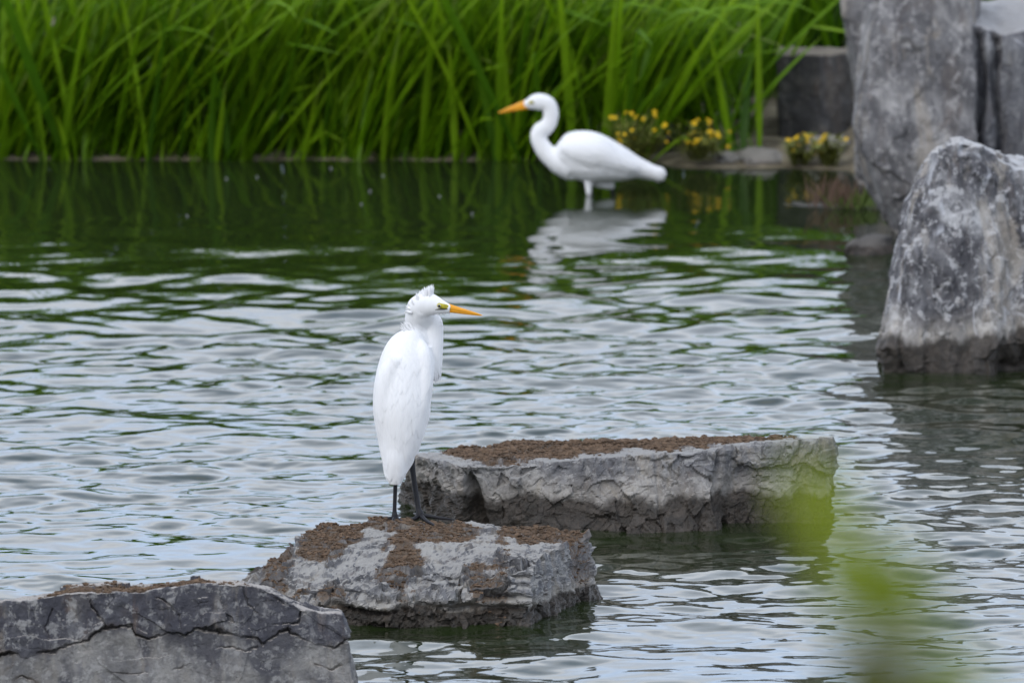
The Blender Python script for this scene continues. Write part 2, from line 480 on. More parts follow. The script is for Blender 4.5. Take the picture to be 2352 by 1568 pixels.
# ------------------------------------------------------------------ water
def build_water():
    Y0, Y1 = 39.0, SHORE + 0.6
    xs = np.concatenate([np.linspace(-300, -12, 8)[:-1], np.linspace(-12, -3.2, 60)[:-1], np.linspace(-3.2, 3.2, 400), np.linspace(3.2, 12, 60)[1:], np.linspace(12, 300, 8)[1:]])
    ys = np.concatenate([np.linspace(33, Y0, 30)[:-1], np.arange(Y0, 52.0, 0.0135), np.arange(52.0, Y1, 0.020)])
    X, Y = np.meshgrid(xs, ys)
    x, y = X.ravel().astype(np.float32), Y.ravel().astype(np.float32)
    p2 = np.stack([x, y, np.zeros_like(x)], 1)
    r = np.random.default_rng(5)
    wx = (x + 0.10 * perlin(p2 * 1.7, 31) + 0.03 * perlin(p2 * 6.0, 33)).astype(np.float32)
    wy = (y + 0.10 * perlin(p2 * 1.7 + 9, 32) + 0.03 * perlin(p2 * 6.0 + 5, 34)).astype(np.float32)
    def waves(n, l0, l1, spread, slope, main=0.0, q=0.6):
        z = np.zeros_like(x)
        # gentle warp so crests are short and irregular
        for _ in range(n):
            lam = math.exp(r.uniform(math.log(l0), math.log(l1)))
            th = main + r.normal(0, spread)
            k = 2 * math.pi / lam
            ph = wx * np.float32(k * math.sin(th)) + wy * np.float32(k * math.cos(th)) + np.float32(r.uniform(0, 6.28))
            a = slope / k * r.uniform(0.5, 1.3)
            s = np.sin(ph)
            z += np.float32(a) * (s - np.float32(q * 0.5) * s * s)      # slightly peaked
        return z / math.sqrt(n / 2.0)
    big = waves(16, 0.5, 1.3, 0.5, 0.038, 0.25)
    mid = waves(42, 0.18, 0.55, 0.75, 0.068, -0.15)
    fine = waves(40, 0.055, 0.17, 1.1, 0.056)
    # how ruffled each patch is: calm strip along the reeds, breeze in the middle, smooth lee among the near rocks
    pn = perlin(p2 * np.array([0.55, 0.35, 1]), 41) + 0.5 * perlin(p2 * np.array([1.6, 0.9, 1]), 42)
    far = sstep(SHORE - 1.6, SHORE - 6.4, y + 0.9 * pn)
    near = sstep(43.3, 46.0, y + 1.2 * pn + 0.15 * x)
    a_big = 0.10 + 0.90 * sstep(SHORE - 1.2, SHORE - 5.2, y)
    a_mid = 0.03 + far * (0.72 + 0.28 * near)
    patch = sstep(-0.25, 0.45, perlin(p2 * np.array([0.9, 0.55, 1]) + 3, 44) + 0.2)
    a_fine = 0.02 + sstep(SHORE - 4.0, SHORE - 8.5, y) * (0.25 + 0.75 * patch) * (0.6 + 0.4 * near)
    z = big * a_big + mid * a_mid * (0.7 + 0.6 * patch) + fine * a_fine
    edge = sstep(12.0, 6.0, np.abs(x)) * sstep(33.5, 37.0, y)
    z *= edge
    v = np.stack([x, y, z], 1)
    nx, ny = len(xs), len(ys)
    i = np.arange(nx * ny).reshape(ny, nx)
    f = np.stack([i[:-1, :-1].ravel(), i[:-1, 1:].ravel(), i[1:, 1:].ravel(), i[1:, :-1].ravel()], 1)
    m, nt, b = new_mat('pond_water')
    b.inputs['Base Color'].default_value = (0.016, 0.024, 0.008, 1)
    b.inputs['Roughness'].default_value = 0.03
    b.inputs['IOR'].default_value = 1.333
    b.inputs['Specular IOR Level'].default_value = 0.5
    co = mapped(nt, (1, 1, 1))
    h = noise(nt, co, 22, 3, 0.5)
    bump(nt, b, h, 0.10, 0.004)
    o = link('pond_water', mesh_np('pond_water', v, f), m)
    tag(o, kind='structure')
build_water()

# ------------------------------------------------------------------ rocks
def cube_grid(nu, nv, nw):
    """welded surface grid of the unit box; returns params (u,v,w) in 0..1 and quads"""
    idx = {}
    P, F = [], []
    def vid(i, j, k):
        key = (i * (nv + 1) + j) * (nw + 1) + k
        if key not in idx:
            idx[key] = len(P)
            P.append((i / nu, j / nv, k / nw))
        return idx[key]
    for i in range(nu):
        for k in range(nw):
            F.append((vid(i, 0, k), vid(i + 1, 0, k), vid(i + 1, 0, k + 1), vid(i, 0, k + 1)))
            F.append((vid(i, nv, k), vid(i, nv, k + 1), vid(i + 1, nv, k + 1), vid(i + 1, nv, k)))
    for i in range(nu):
        for j in range(nv):
            F.append((vid(i, j, nw), vid(i + 1, j, nw), vid(i + 1, j + 1, nw), vid(i, j + 1, nw)))
            F.append((vid(i, j, 0), vid(i, j + 1, 0), vid(i + 1, j + 1, 0), vid(i + 1, j, 0)))
    for j in range(nv):
        for k in range(nw):
            F.append((vid(0, j, k), vid(0, j, k + 1), vid(0, j + 1, k + 1), vid(0, j + 1, k)))
            F.append((vid(nu, j, k), vid(nu, j + 1, k), vid(nu, j + 1, k + 1), vid(nu, j, k + 1)))
    return np.array(P), np.array(F)

def curve_eval(pts, u):
    pts = np.asarray(pts, float)
    seg = np.linalg.norm(np.diff(pts, axis=0), axis=1)
    s = np.concatenate([[0], np.cumsum(seg)])
    s /= s[-1]
    return np.stack([np.interp(u, s, pts[:, k]) for k in range(3)], 1)

def smooth_verts(v, f, it):
    e = np.concatenate([f[:, [0, 1]], f[:, [1, 2]], f[:, [2, 3]], f[:, [3, 0]]])
    e = np.concatenate([e, e[:, ::-1]])
    n = len(v)
    cnt = np.bincount(e[:, 0], minlength=n)[:, None]
    for _ in range(it):
        acc = np.stack([np.bincount(e[:, 0], weights=v[e[:, 1], k], minlength=n) for k in range(3)], 1)
        v = 0.4 * v + 0.6 * acc / cnt
    return v

def normals(v, f):
    n = np.cross(v[f[:, 2]] - v[f[:, 0]], v[f[:, 3]] - v[f[:, 1]])
    acc = np.stack([sum(np.bincount(f[:, c], weights=n[:, k], minlength=len(v)) for c in range(4)) for k in range(3)], 1)
    return acc / (np.linalg.norm(acc, axis=1)[:, None] + 1e-12)

def loft_rock(front, back, res, smooth, disp):
    """front/back: list of (w, curve) levels; res: (nu,nv,nw); disp(p, n, uvw)->offset along the normal (or (N,3))"""
    uvw, f = cube_grid(*res)
    u, v, w = uvw[:, 0], uvw[:, 1], uvw[:, 2]
    def side(levels):
        ws = [l[0] for l in levels]
        cs = np.stack([curve_eval(l[1], u) for l in levels])        # L,N,3
        k = np.clip(np.searchsorted(ws, w, side='right') - 1, 0, len(ws) - 2)
        wa, wb = np.array(ws)[k], np.array(ws)[k + 1]
        t = ((w - wa) / (wb - wa))[:, None]
        ar = np.arange(len(u))
        return cs[k, ar] * (1 - t) + cs[k + 1, ar] * t
    P = side(front) * (1 - v[:, None]) + side(back) * v[:, None]
    P = smooth_verts(P, f, smooth)
    n = normals(P, f)
    d = disp(P, n, uvw)
    if d.ndim == 1:
        d = n * d[:, None]
    return P + d, f

def finish_rock(name, v, f, mat, label, cat='rock', group=None, smooth=True):
    c = np.array([v[:, 0].mean(), v[:, 1].mean(), 0.0])
    root = empty(name, c)
    me = mesh_np('stone', v - c, f, smooth)
    link('stone', me, mat, root)
    tag(root, label, cat, group)
    return root, c

def down(curve, z=-0.35):
    return [np.array([p[0], p[1], z]) for p in curve]

def bvh_of(v, f):
    return BVHTree.FromPolygons([Vector(p) for p in v.tolist()], f.tolist())

# small angular crumb shapes for the soil
def lump_proto(k):
    r = np.random.default_rng(900 + k)
    bm = bmesh.new()
    bmesh.ops.create_icosphere(bm, subdivisions=1, radius=1.0)
    v = np.array([x.co[:] for x in bm.verts])
    f = np.array([[x.index for x in fc.verts] for fc in bm.faces])
    bm.free()
    v *= r.uniform(0.55, 1.25, (len(v), 1))
    v *= np.array([1.0, r.uniform(0.6, 1.0), r.uniform(0.45, 0.8)])
    return v, f
LUMPS = [lump_proto(k) for k in range(8)]

def scatter_lumps(name, bvh, centre, root, mat, sampler, count, smin, smax, seed, top_z=3.0, flat=0.7, mask=None, sink=0.25):
    r = np.random.default_rng(seed)
    V, F = [], []
    off = 0
    n = 0
    hits = []
    for _ in range(count * 6):
        if n >= count: break
        x, y = sampler(r)
        hit, nn, fi, dist = bvh.ray_cast(Vector((x, y, top_z)), Vector((0, 0, -1)))
        if hit is None or nn.z < 0.25: continue
        if mask is not None and not mask(hit, nn, r): continue
        s = smin * (smax / smin) ** (r.random() ** 2.2)
        lv, lf = LUMPS[r.integers(8)]
        a = r.uniform(0, 6.28)
        rot = np.array([[math.cos(a), -math.sin(a), 0], [math.sin(a), math.cos(a), 0], [0, 0, 1]])
        p = (lv * s * np.array([1, 1, flat * r.uniform(0.7, 1.3)])) @ rot.T + np.array(hit) + np.array([0, 0, s * sink])
        V.append(p - centre)
        F.append(lf + off)
        off += len(p)
        n += 1
        hits.append((hit.x, hit.y))
    if not V: return None
    # the stone under the crumbs is soiled too
    me = root.children[0].data
    co = np.empty(len(me.vertices) * 3, np.float32)
    me.vertices.foreach_get('co', co)
    co = co.reshape(-1, 3) + centre
    H = np.array(hits)
    lo, cell = H.min(0) - .1, 0.010
    nb = ((H.max(0) + .1 - lo) / cell).astype(int) + 1
    g = np.zeros(nb)
    ij = ((H - lo) / cell).astype(int)
    np.add.at(g, (ij[:, 0], ij[:, 1]), 1)
    for _ in range(2):
        g = (g + np.roll(g, 1, 0) + np.roll(g, -1, 0) + np.roll(g, 1, 1) + np.roll(g, -1, 1)) / 5
    vi = np.clip(((co[:, :2] - lo) / cell).astype(int), 0, nb - 1)
    inside = (co[:, 0] > lo[0]) & (co[:, 1] > lo[1]) & (co[:, 0] < H[:, 0].max() + .1) & (co[:, 1] < H[:, 1].max() + .1)
    top = co[:, 2] > 0.02
    if 'soil' not in me.attributes: add_attr(me, 'soil', np.clip(g[vi[:, 0], vi[:, 1]] * 1.1, 0, 1) * inside * top)
    o = link(name, mesh_np(name, np.concatenate(V), np.concatenate(F), smooth=False), mat, root)
    o['kind'] = 'stuff'
    return o

ROCKS = {}

# --- rock the egret stands on
def rock_egret():
    W = at_z
    fb = [W(545, 1408), W(700, 1424), W(900, 1428), W(1080, 1430), W(1205, 1427)]
    D = fb[-1][1]
    fm = [at_d(545, 1395, D + .12), at_d(700, 1385, D + .02), at_d(900, 1380, D - .0), at_d(1080, 1378, D - .01), at_d(1208, 1372, D + 0.01)]
    fm2 = [at_d(550, 1380, D + .22), at_d(690, 1340, D + .15), at_d(900, 1312, D + .12), at_d(1080, 1312, D + .10), at_d(1222, 1318, D + 0.03)]
    ft = [W(560, 1365, .055), W(680, 1312, .13), W(790, 1262, .19), W(900, 1250, .205), W(1080, 1256, .205), W(1180, 1272, .20), W(1234, 1280, .195)]
    bt = [W(560, 1352, .045), W(620, 1312, .10), W(690, 1240, .19), W(750, 1210, .215), W(900, 1199, .222), W(1050, 1201, .218), W(1200, 1212, .205), W(1345, 1237, .18)]
    bb = [W(560, 1352, 0) + [0, .1, 0], W(800, 1260, 0), W(1100, 1290, 0), W(1340, 1320, 0), W(1376, 1362, 0)]
    def disp(p, n, uvw):
        u, v, w = uvw.T
        q = warp(p, 7, 0.06)
        a, ea = facets(q * np.array([7, 7, 11]), 5, 0.9)
        q = warp(p, 18, 0.03, 40)
        b_, eb = facets(q * np.array([17, 17, 28]), 6, 1.0)
        c_, ec = facets(q * np.array([44, 44, 66]), 8, 1.0)
        rg = 1 - 2 * np.abs(fbm(p * 13, 4, 88))
        d = 0.026 * fbm(p * 5, 3, 9) + 0.026 * a + 0.015 * b_ + 0.006 * c_ + 0.006 * rg
        flat = sstep(0.85, 0.97, n[:, 2]) * sstep(0.55, 0.8, w)
        d *= (1 - 0.55 * flat)
        # right end: split, fluted face
        endf = sstep(0.75, 0.95, n[:, 0])
        fl = perlin(np.stack([p[:, 1] * 26, p[:, 1] * 3, p[:, 2] * 4], 1), 14)
        d = d * (1 - 0.5 * endf) + endf * 0.016 * fl
        out = n * d[:, None]
        # under-cut bedding ledges on the front
        s = p[:, 2] + 0.03 * fbm(p * np.array([7, 7, 1.0]), 4, 22)
        front = sstep(0.1, 0.5, -n[:, 1]) * (1 - endf)
        for h, wd, am in ((0.040, .009, .035), (0.075, .007, .035), (0.105, .006, .035), (0.135, .007, .035), (0.17, .007, .03)):
            gate = sstep(-0.15, 0.25, perlin(p * np.array([5, 5, 2]) + h * 90, 23))
            out[:, 1] += front * gate * am * np.exp(-((s - h) / wd) ** 2)
        return out
    v, f = loft_rock([(0, down(fb, -.3)), (.35, fb), (.55, fm), (.8, fm2), (1, ft)], [(0, down(bb, -.3)), (.35, bb), (1, bt)], (230, 100, 90), 3, disp)
    root, c = finish_rock('ledge_rock', v, f, M['rock_egret'], 'pale grey ledged rock with crumbly brown soil under the standing egret', smooth=False)
    bv = bvh_of(v, f)
    ROCKS['egret'] = (root, c, v, f, bv)
    xl, xr, y0, y1 = W(620, 1300)[0], W(1340, 1240)[0], W(900, 1250, .2)[1], W(900, 1199, .22)[1]
    def samp(r):
        return r.uniform(xl, xr), r.uniform(y0 - .45, y1 + .1)
    def mask(h, nn, r):
        val = 0.8 * mnoise.noise((h.x * 5.0, h.y * 3.2, 6.1)) + 0.4 * mnoise.noise((h.x * 13.5, h.y * 8.6, 2.2))
        back = min(1, max(0, (h.y - y0 - 0.10) / max(0.01, y1 - y0)))
        return val + 0.62 * back + 0.25 * (nn.z - 0.9) * 4 > 0.16 + r.uniform(-.05, .12) - 0.30 * min(1.0, max(0.0, (xl + 0.36 - h.x) / 0.15))
    scatter_lumps('soil_crumbs', bv, c, root, M['soil'], samp, 11000, 0.0022, 0.011, 3, mask=mask)
    scatter_lumps('soil_clods', bv, c, root, M['soil'], samp, 170, 0.008, 0.020, 4, mask=mask, sink=.1)
rock_egret()

# --- long slab behind it
def rock_slab():
    W = at_z
    fb = [W(1066, 1203), W(1200, 1213), W(1400, 1218), W(1520, 1219), W(1655, 1216), W(1662, 1203), W(1780, 1203), W(1906, 1198)]
    D = fb[1][1]
    ft = [at_d(1058, 1070, D + .02), at_d(1200, 1066, D + .02), at_d(1480, 1044, D + .04), at_d(1640, 1035, D + .05), at_d(1655, 1033, D + .07), at_d(1700, 1028, D + .12), at_d(1780, 1020, D + .12), at_d(1896, 1016, D + .14)]
    bt = [at_d(952, 1046, D + .40), at_d(1050, 1030, D + .62), at_d(1200, 1018, D + .62), at_d(1500, 1009, D + .60), at_d(1750, 1006, D + .55), at_d(1885, 1011, D + .50)]
    bb = [W(916, 1134), W(1100, 1140), W(1500, 1120), W(1900, 1130)]
    xs = [at_d(x, 1150, D)[0] for x in (1085, 1520, 1655)]
    def disp(p, n, uvw):
        u, v, w = uvw.T
        q = warp(p, 6, 0.05)
        a, ea = facets(q * np.array([4.0, 4, 5]), 15, 0.8)
        b_, eb = facets(q * np.array([12, 12, 14]), 16, 0.8)
        c_, ec = facets(q * np.array([34, 34, 40]), 18, 0.8)
        top = sstep(0.8, 0.95, n[:, 2])
        d = 0.024 * a + 0.015 * b_ + 0.006 * c_ + 0.012 * fbm(p * 7, 4, 19) + 0.004 * fbm(p * 30, 3, 20)
        d += 0.004 * (1 - 2 * np.abs(fbm(p * 15, 4, 87)))
        d *= (1 - 0.6 * top)
        for x0, wd, am in ((xs[0], .022, .08), (xs[1] - .01, .007, .012), (xs[2], .010, .03)):
            xx = p[:, 0] - x0 - 0.20 * (0.12 - p[:, 2]) * (1 if x0 == xs[0] else 0.4) - 0.02 * perlin(p * 8, 27)
            d -= am * np.exp(-(xx / wd) ** 2) * sstep(0.2, 0.6, -n[:, 1]) * (sstep(0.24, 0.12, p[:, 2]) if x0 == xs[0] else 1)
        return d
    v, f = loft_rock([(0, down(fb)), (.35, fb), (1, ft)], [(0, down(bb)), (.35, bb), (1, bt)], (320, 70, 80), 2, disp)
    root, c = finish_rock('slab_rock', v, f, M['rock_slab'], 'long low grey slab with a layer of brown soil along its top', smooth=False)
    bv = bvh_of(v, f)
    def samp(r):
        return r.uniform(at_d(1020, 1030, D)[0], at_d(1835, 1010, D)[0]), r.uniform(D + .05, D + .66)
    ylo = lambda x: np.interp(x, [at_d(q, 1040, D)[0] for q in (1020, 1120, 1480, 1700, 1800)], [D + .42, D + .14, D + .22, D + .34, D + .50])
    def mask(h, nn, r):
        e = 0.16 * mnoise.noise((h.x * 6, h.y * 2, 1.3)) + 0.10 * mnoise.noise((h.x * 19, h.y * 9, 4.3))
        return h.z > 0.1 and h.y > ylo(h.x) + e + 0.05 * r.normal() + (0.25 * r.random() if r.random() < .0 else 0)
    scatter_lumps('soil_crumbs', bv, c, root, M['soil'], samp, 13000, 0.0026, 0.012, 5, mask=mask)
    scatter_lumps('soil_clods', bv, c, root, M['soil'], samp, 260, 0.010, 0.028, 6, mask=mask, sink=.1)
rock_slab()

# --- wall-like rock at the lower left
def rock_wall():
    W = at_z
    fb = [W(-170, 1602), W(200, 1606), W(500, 1606), W(815, 1604)]
    D = fb[0][1]
    topx = [(-170, 1392), (0, 1384), (70, 1378), (150, 1362), (240, 1358), (330, 1362), (385, 1350), (440, 1343), (560, 1341), (600, 1350), (640, 1364), (690, 1394), (735, 1407), (786, 1412)]
    ft = [at_d(x, y, D + .05) for x, y in topx]
    fm = [at_d(x, 0.46 * y + 0.54 * 1604, D + .02) for x, y in topx]
    fm[-1] = at_d(798, 1500, D + .03)
    back = [(-170, 1380), (0, 1376), (150, 1354), (300, 1342), (430, 1331), (560, 1330), (620, 1345), (680, 1372), (720, 1392), (776, 1402)]
    bt = [at_d(x, y, D + .42) for x, y in back]
    bb = [p + np.array([0, .5, 0]) for p in fb]
    store = {}
    ck = [(-170, 1500), (0, 1506), (34, 1501), (55, 1507), (137, 1489), (192, 1473), (240, 1441), (299, 1435), (309, 1454), (344, 1466), (385, 1451), (419, 1459), (447, 1444), (495, 1444), (529, 1458), (584, 1468), (605, 1480), (640, 1452), (665, 1446), (700, 1470), (736, 1482), (767, 1487), (790, 1473), (830, 1476)]
    ckp = np.array([at_d(x, y, D) for x, y in ck])
    fiss = [[(354, 1372), (382, 1386), (409, 1411), (430, 1413), (461, 1389), (478, 1387)], [(318, 1406), (299, 1440)], [(409, 1411), (414, 1432), (411, 1451)], [(691, 1410), (684, 1434), (646, 1441)],
            [(241, 1542), (310, 1545), (378, 1541), (440, 1523), (457, 1506)], [(20, 1566), (45, 1556), (75, 1560), (110, 1572)], [(35, 1503), (25, 1530), (0, 1545)], [(120, 1400), (100, 1440), (112, 1470)], [(560, 1345), (575, 1390), (600, 1420), (640, 1440)],
            [(730, 1530), (760, 1536), (785, 1530)], [(500, 1486), (540, 1492), (590, 1488)], [(600, 1362), (650, 1392), (700, 1402)], [(200, 1368), (214, 1400), (240, 1440)]]
    def polydist(p, pl):
        q = np.array([at_d(x, y, D) for x, y in pl])[:, [0, 2]]
        best = np.full(len(p), 9.0)
        pp = p[:, [0, 2]]
        for a, b in zip(q[:-1], q[1:]):
            t = np.clip(((pp - a) @ (b - a)) / ((b - a) @ (b - a)), 0, 1)
            best = np.minimum(best, np.linalg.norm(pp - a - t[:, None] * (b - a), axis=1))
        return best
    def disp(p, n, uvw):
        u, v, w = uvw.T
        q = warp(p, 3, 0.05)
        a, ea = facets(q * np.array([4.2, 3, 5.5]), 25, 0.55)
        q = warp(p, 9, 0.02)
        b_, eb = facets(q * np.array([13, 13, 17]), 26, 0.7)
        c_, ec = facets(q * np.array([40, 40, 50]), 28, 0.8)
        jit = np.stack([perlin(p * 20, 81), perlin(p * 20, 82), perlin(p * 20, 83)], 1) * 0.016 + np.stack([perlin(p * 60, 84), perlin(p * 60, 85), perlin(p * 60, 86)], 1) * 0.008
        pj = p + jit
        zc = np.interp(pj[:, 0], ckp[:, 0], ckp[:, 2])
        s = pj[:, 2] - zc
        upper = sstep(-0.003, 0.003, s)
        front = np.clip(sstep(0.2, 0.6, -n[:, 1]) + sstep(0.5, 0.9, n[:, 0]), 0, 1)
        d = upper * (0.016 * a + 0.003 * b_ + 0.006 * fbm(p * 16, 4, 95)) + (1 - upper) * (0.005 * a + 0.0015 * b_)
        d += 0.0008 * c_ + 0.008 * fbm(p * 6, 4, 29) + 0.004 * fbm(p * 40, 3, 30)
        lip = 0.10 + 0.90 * sstep(-0.2, 0.3, perlin(p * np.array([9, 0, 0]) + 7, 74))
        d += front * (upper * 0.016 * sstep(0.10, 0.0, s) * lip - 0.032 * np.exp(-((s + 0.004) / 0.0038) ** 2) * lip)
        near_f = np.zeros(len(p))
        for k, pl in enumerate(fiss):
            dist = polydist(pj, pl)
            near_f = np.maximum(near_f, np.exp(-(dist / 0.006) ** 2))
            d -= front * (0.009 if k % 3 else 0.015) * np.exp(-(dist / 0.0026) ** 2) * sstep(-0.3, 0.2, perlin(p * 14 + k, 90))
        store['bed'] = sstep(-0.02, 0.012, s + 0.02 * perlin(p * 12, 78))
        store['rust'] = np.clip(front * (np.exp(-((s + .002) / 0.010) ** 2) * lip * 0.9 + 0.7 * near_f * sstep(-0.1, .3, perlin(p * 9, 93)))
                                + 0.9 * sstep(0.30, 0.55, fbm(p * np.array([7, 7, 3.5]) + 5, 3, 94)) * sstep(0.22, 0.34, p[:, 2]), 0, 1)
        g = sstep(0.1, 0.3, perlin(p * np.array([5, 3, 8]) + 4, 75)) * (1 - upper)
        return d + g * 0.005
    v, f = loft_rock([(0, down(fb, -.3)), (.3, fb), (.65, fm), (1, ft)], [(0, down(bb, -.3)), (.3, bb), (1, bt)], (520, 40, 190), 1, disp)
    root, c = finish_rock('bedded_rock', v, f, M['rock_wall'], 'dark grey cracked rock wall with a pale flat top beside the ledge rock', smooth=False)
    add_attr(root.children[0].data, 'bed', store['bed'])
    add_attr(root.children[0].data, 'rust', store['rust'])
    bv = bvh_of(v, f)
    def samp(r):
        k = r.choice(5, p=[.28, .30, .17, .15, .10])
        cx, sx = [(150, 28), (285, 45), (450, 22), (330, 60), (480, 70)][k]
        return at_d(cx + r.normal(0, sx), 1350, D)[0], D + .08 + abs(r.normal(0, .12))
    scatter_lumps('soil_crumbs', bv, c, root, M['soil'], samp, 1500, 0.0025, 0.014, 8, mask=lambda h, nn, r: h.z > .2)
rock_wall()

# --- pointed boulder on the right
def rock_peak():
    W = at_z
    fb = [W(2022, 838), W(2028, 845), W(2100, 849), W(2200, 850), W(2286, 849), W(2300, 838), W(2480, 832)]
    D = fb[2][1]
    f1 = [at_d(2012, 812, D + .05), at_d(2036, 800, D - .02), at_d(2110, 800, D - .01), at_d(2200, 800, D), at_d(2290, 800, D), at_d(2305, 795, D + .05), at_d(2490, 790, D + .06)]
    f2 = [at_d(2052, 600, D + .22), at_d(2080, 600, D + .06), at_d(2140, 600, D + .05), at_d(2210, 600, D + .05), at_d(2300, 600, D + .07), at_d(2330, 600, D + .14), at_d(2490, 610, D + .15)]
    ft = [at_d(2075, 470, D + .34), at_d(2112, 400, D + .24), at_d(2140, 352, D + .20), at_d(2200, 324, D + .16), at_d(2250, 340, D + .18), at_d(2330, 385, D + .24), at_d(2490, 420, D + .30)]
    bt = [at_d(2085, 452, D + .50), at_d(2130, 372, D + .46), at_d(2200, 326, D + .40), at_d(2260, 340, D + .44), at_d(2490, 410, D + .60)]
    bb = [W(2034, 790), W(2200, 770), W(2490, 760)]
    def disp(p, n, uvw):
        u, v, w = uvw.T
        q = warp(p, 5, 0.10)
        a, ea = facets(q * np.array([6, 6, 2.0]), 35, 0.8)
        b_, eb = facets(q * np.array([17, 17, 6]), 36, 0.8)
        d = 0.020 * a + 0.009 * b_ + 0.012 * fbm(p * 6, 4, 39)
        fl = perlin(np.stack([p[:, 0] * 16 + p[:, 1] * 8, p[:, 1] * 3, p[:, 2] * 1.4], 1), 37)
        d += 0.010 * fl
        gr = np.exp(-(perlin(np.stack([p[:, 0] * 9, p[:, 1] * 3, p[:, 2] * 0.9], 1), 38) / 0.05) ** 2) * sstep(0.5, 0.15, p[:, 2])
        return d - 0.016 * gr
    v, f = loft_rock([(0, down(fb)), (.2, fb), (.3, f1), (.62, f2), (1, ft)], [(0, down(bb)), (.2, bb), (1, bt)], (120, 60, 150), 2, disp)
    finish_rock('peaked_boulder', v, f, M['rock_peak'], 'pointed grey boulder with white veins and a dark wet base')
rock_peak()

# --- tall rounded rock behind it
def rock_big():
    W = at_z
    fb = [W(2062, 572), W(2200, 600), W(2262, 600)]
    D = 55.3
    lv = []
    for w, yd, xl, dl in ((.22, 530, 2046, .10), (.38, 420, 1990, .05), (.48, 350, 1966, .05), (.58, 285, 1957, .08), (.70, 200, 1968, .12), (.82, 120, 1980, .16), (1, -50, 2001, .25)):
        lv.append((w, [at_d(xl, yd, D + .34 + dl), at_d(xl + 26, yd, D + .04 + dl), at_d(2110, yd + 6, D + dl), at_d(2236 - (0.0), yd + 8, D + .03 + dl)]))
    lb = []
    for w, yd, xl in ((.22, 500, 2060), (.48, 350, 1975), (.70, 200, 1980), (1, -56, 2012)):
        lb.append((w, [at_d(xl, yd, D + .8), at_d(2120, yd, D + .95), at_d(2250, yd, D + .95)]))
    def disp(p, n, uvw):
        q = warp(p, 4, 0.10)
        a, ea = facets(q * np.array([3, 3, 1.6]), 45, 0.7)
        b_, eb = facets(q * np.array([10, 10, 5]), 46, 0.8)
        fl = perlin(np.stack([p[:, 0] * 14, p[:, 1] * 6, p[:, 2] * 2.2], 1), 47)
        return 0.018 * a + 0.012 * b_ + 0.010 * fl + 0.014 * fbm(p * 5, 4, 49) + 0.007 * perlin(np.stack([p[:, 0] * 38, p[:, 1] * 14, p[:, 2] * 5], 1), 48)
    v, f = loft_rock([(0, down(fb))] + lv, [(0, [p + np.array([0, .8, -.35]) for p in fb])] + lb, (90, 50, 160), 3, disp)
    finish_rock('tall_boulder', v, f, M['rock_big'], 'tall smooth grey boulder with an undercut base behind the pointed boulder')
    # neighbour with the pale flat top
    D2 = 55.5
    fr = [(0, [at_d(2190, 640, D2), at_d(2330, 640, D2 - .05), at_d(2520, 640, D2)]),
          (.55, [at_d(2185, 330, D2 + .06), at_d(2240, 330, D2 + .0), at_d(2350, 330, D2 + .0), at_d(2520, 330, D2 + .02)]),
          (.9, [at_d(2180, 120, D2 + .06), at_d(2240, 108, D2 + .02), at_d(2350, 118, D2 + .0), at_d(2520, 108, D2 + .03)]),
          (1, [at_d(2178, 66, D2 + .10), at_d(2240, 62, D2 + .06), at_d(2300, 78, D2 + .04), at_d(2350, 70, D2 + .05), at_d(2520, 72, D2 + .08)])]
    bk = [(0, [at_d(2246, 560, D2 + 1.0), at_d(2520, 560, D2 + 1.0)]), (1, [at_d(2205, 2, D2 + 1.15), at_d(2360, -14, D2 + 1.2), at_d(2520, -14, D2 + 1.2)])]
    def disp2(p, n, uvw):
        q = p + 0.04 * np.stack([perlin(p * 5, 1), perlin(p * 5, 2), perlin(p * 5, 3)], 1)
        a, ea = facets(q * np.array([6, 5, 2]), 55, 0.8)
        b_, eb = facets(q * np.array([14, 12, 5]), 56, 0.8)
        fl = perlin(np.stack([p[:, 0] * 13, p[:, 1] * 4, p[:, 2] * 1.2], 1), 57)
        side = sstep(0.85, 0.6, n[:, 2])
        cre = (np.exp(-((p[:, 0] - at_d(2290, 200, D2)[0] - 0.03 * perlin(p * 6, 59)) / 0.014) ** 2) + 1.3 * np.exp(-((p[:, 0] - at_d(2246, 200, D2)[0] - 0.03 * perlin(p * 5, 60)) / 0.020) ** 2)) * side
        return (0.022 * a + 0.010 * b_ + 0.03 * fl) * (0.5 + 0.5 * side) - 0.07 * cre
    v, f = loft_rock(fr, bk, (70, 60, 120), 2, disp2)
    v[:, 2] = np.maximum(v[:, 2], -0.3 + 0.02 * v[:, 0])
    finish_rock('split_boulder', v, f, M['rock_split'], 'split grey boulder with deep black clefts and a pale flat top')
    # dark leaning rock behind the tall one
    D3 = 57.4
    fr = [(0, [at_d(1975, 560, D3), at_d(2080, 560, D3)]), (.5, [at_d(1966, 140, D3 + .05), at_d(2080, 140, D3)]), (.75, [at_d(1944, 60, D3 + .05), at_d(2080, 60, D3)]), (1, [at_d(1918, -110, D3 + .1), at_d(2090, -110, D3)])]
    bk = [(0, [at_d(1985, 560, D3 + .5), at_d(2080, 560, D3 + .5)]), (1, [at_d(1930, -110, D3 + .5), at_d(2090, -110, D3 + .5)])]
    def disp3(p, n, uvw):
        a, ea = facets(p * np.array([5, 5, 4]), 65, 0.8)
        return 0.015 * a + 0.012 * fbm(p * 7, 4, 66)
    v, f = loft_rock(fr, bk, (40, 30, 90), 2, disp3)
    finish_rock('leaning_rock', v, f, M['rock_big'], 'narrow grey rock leaning behind the tall smooth boulder, over the square block')
rock_big()

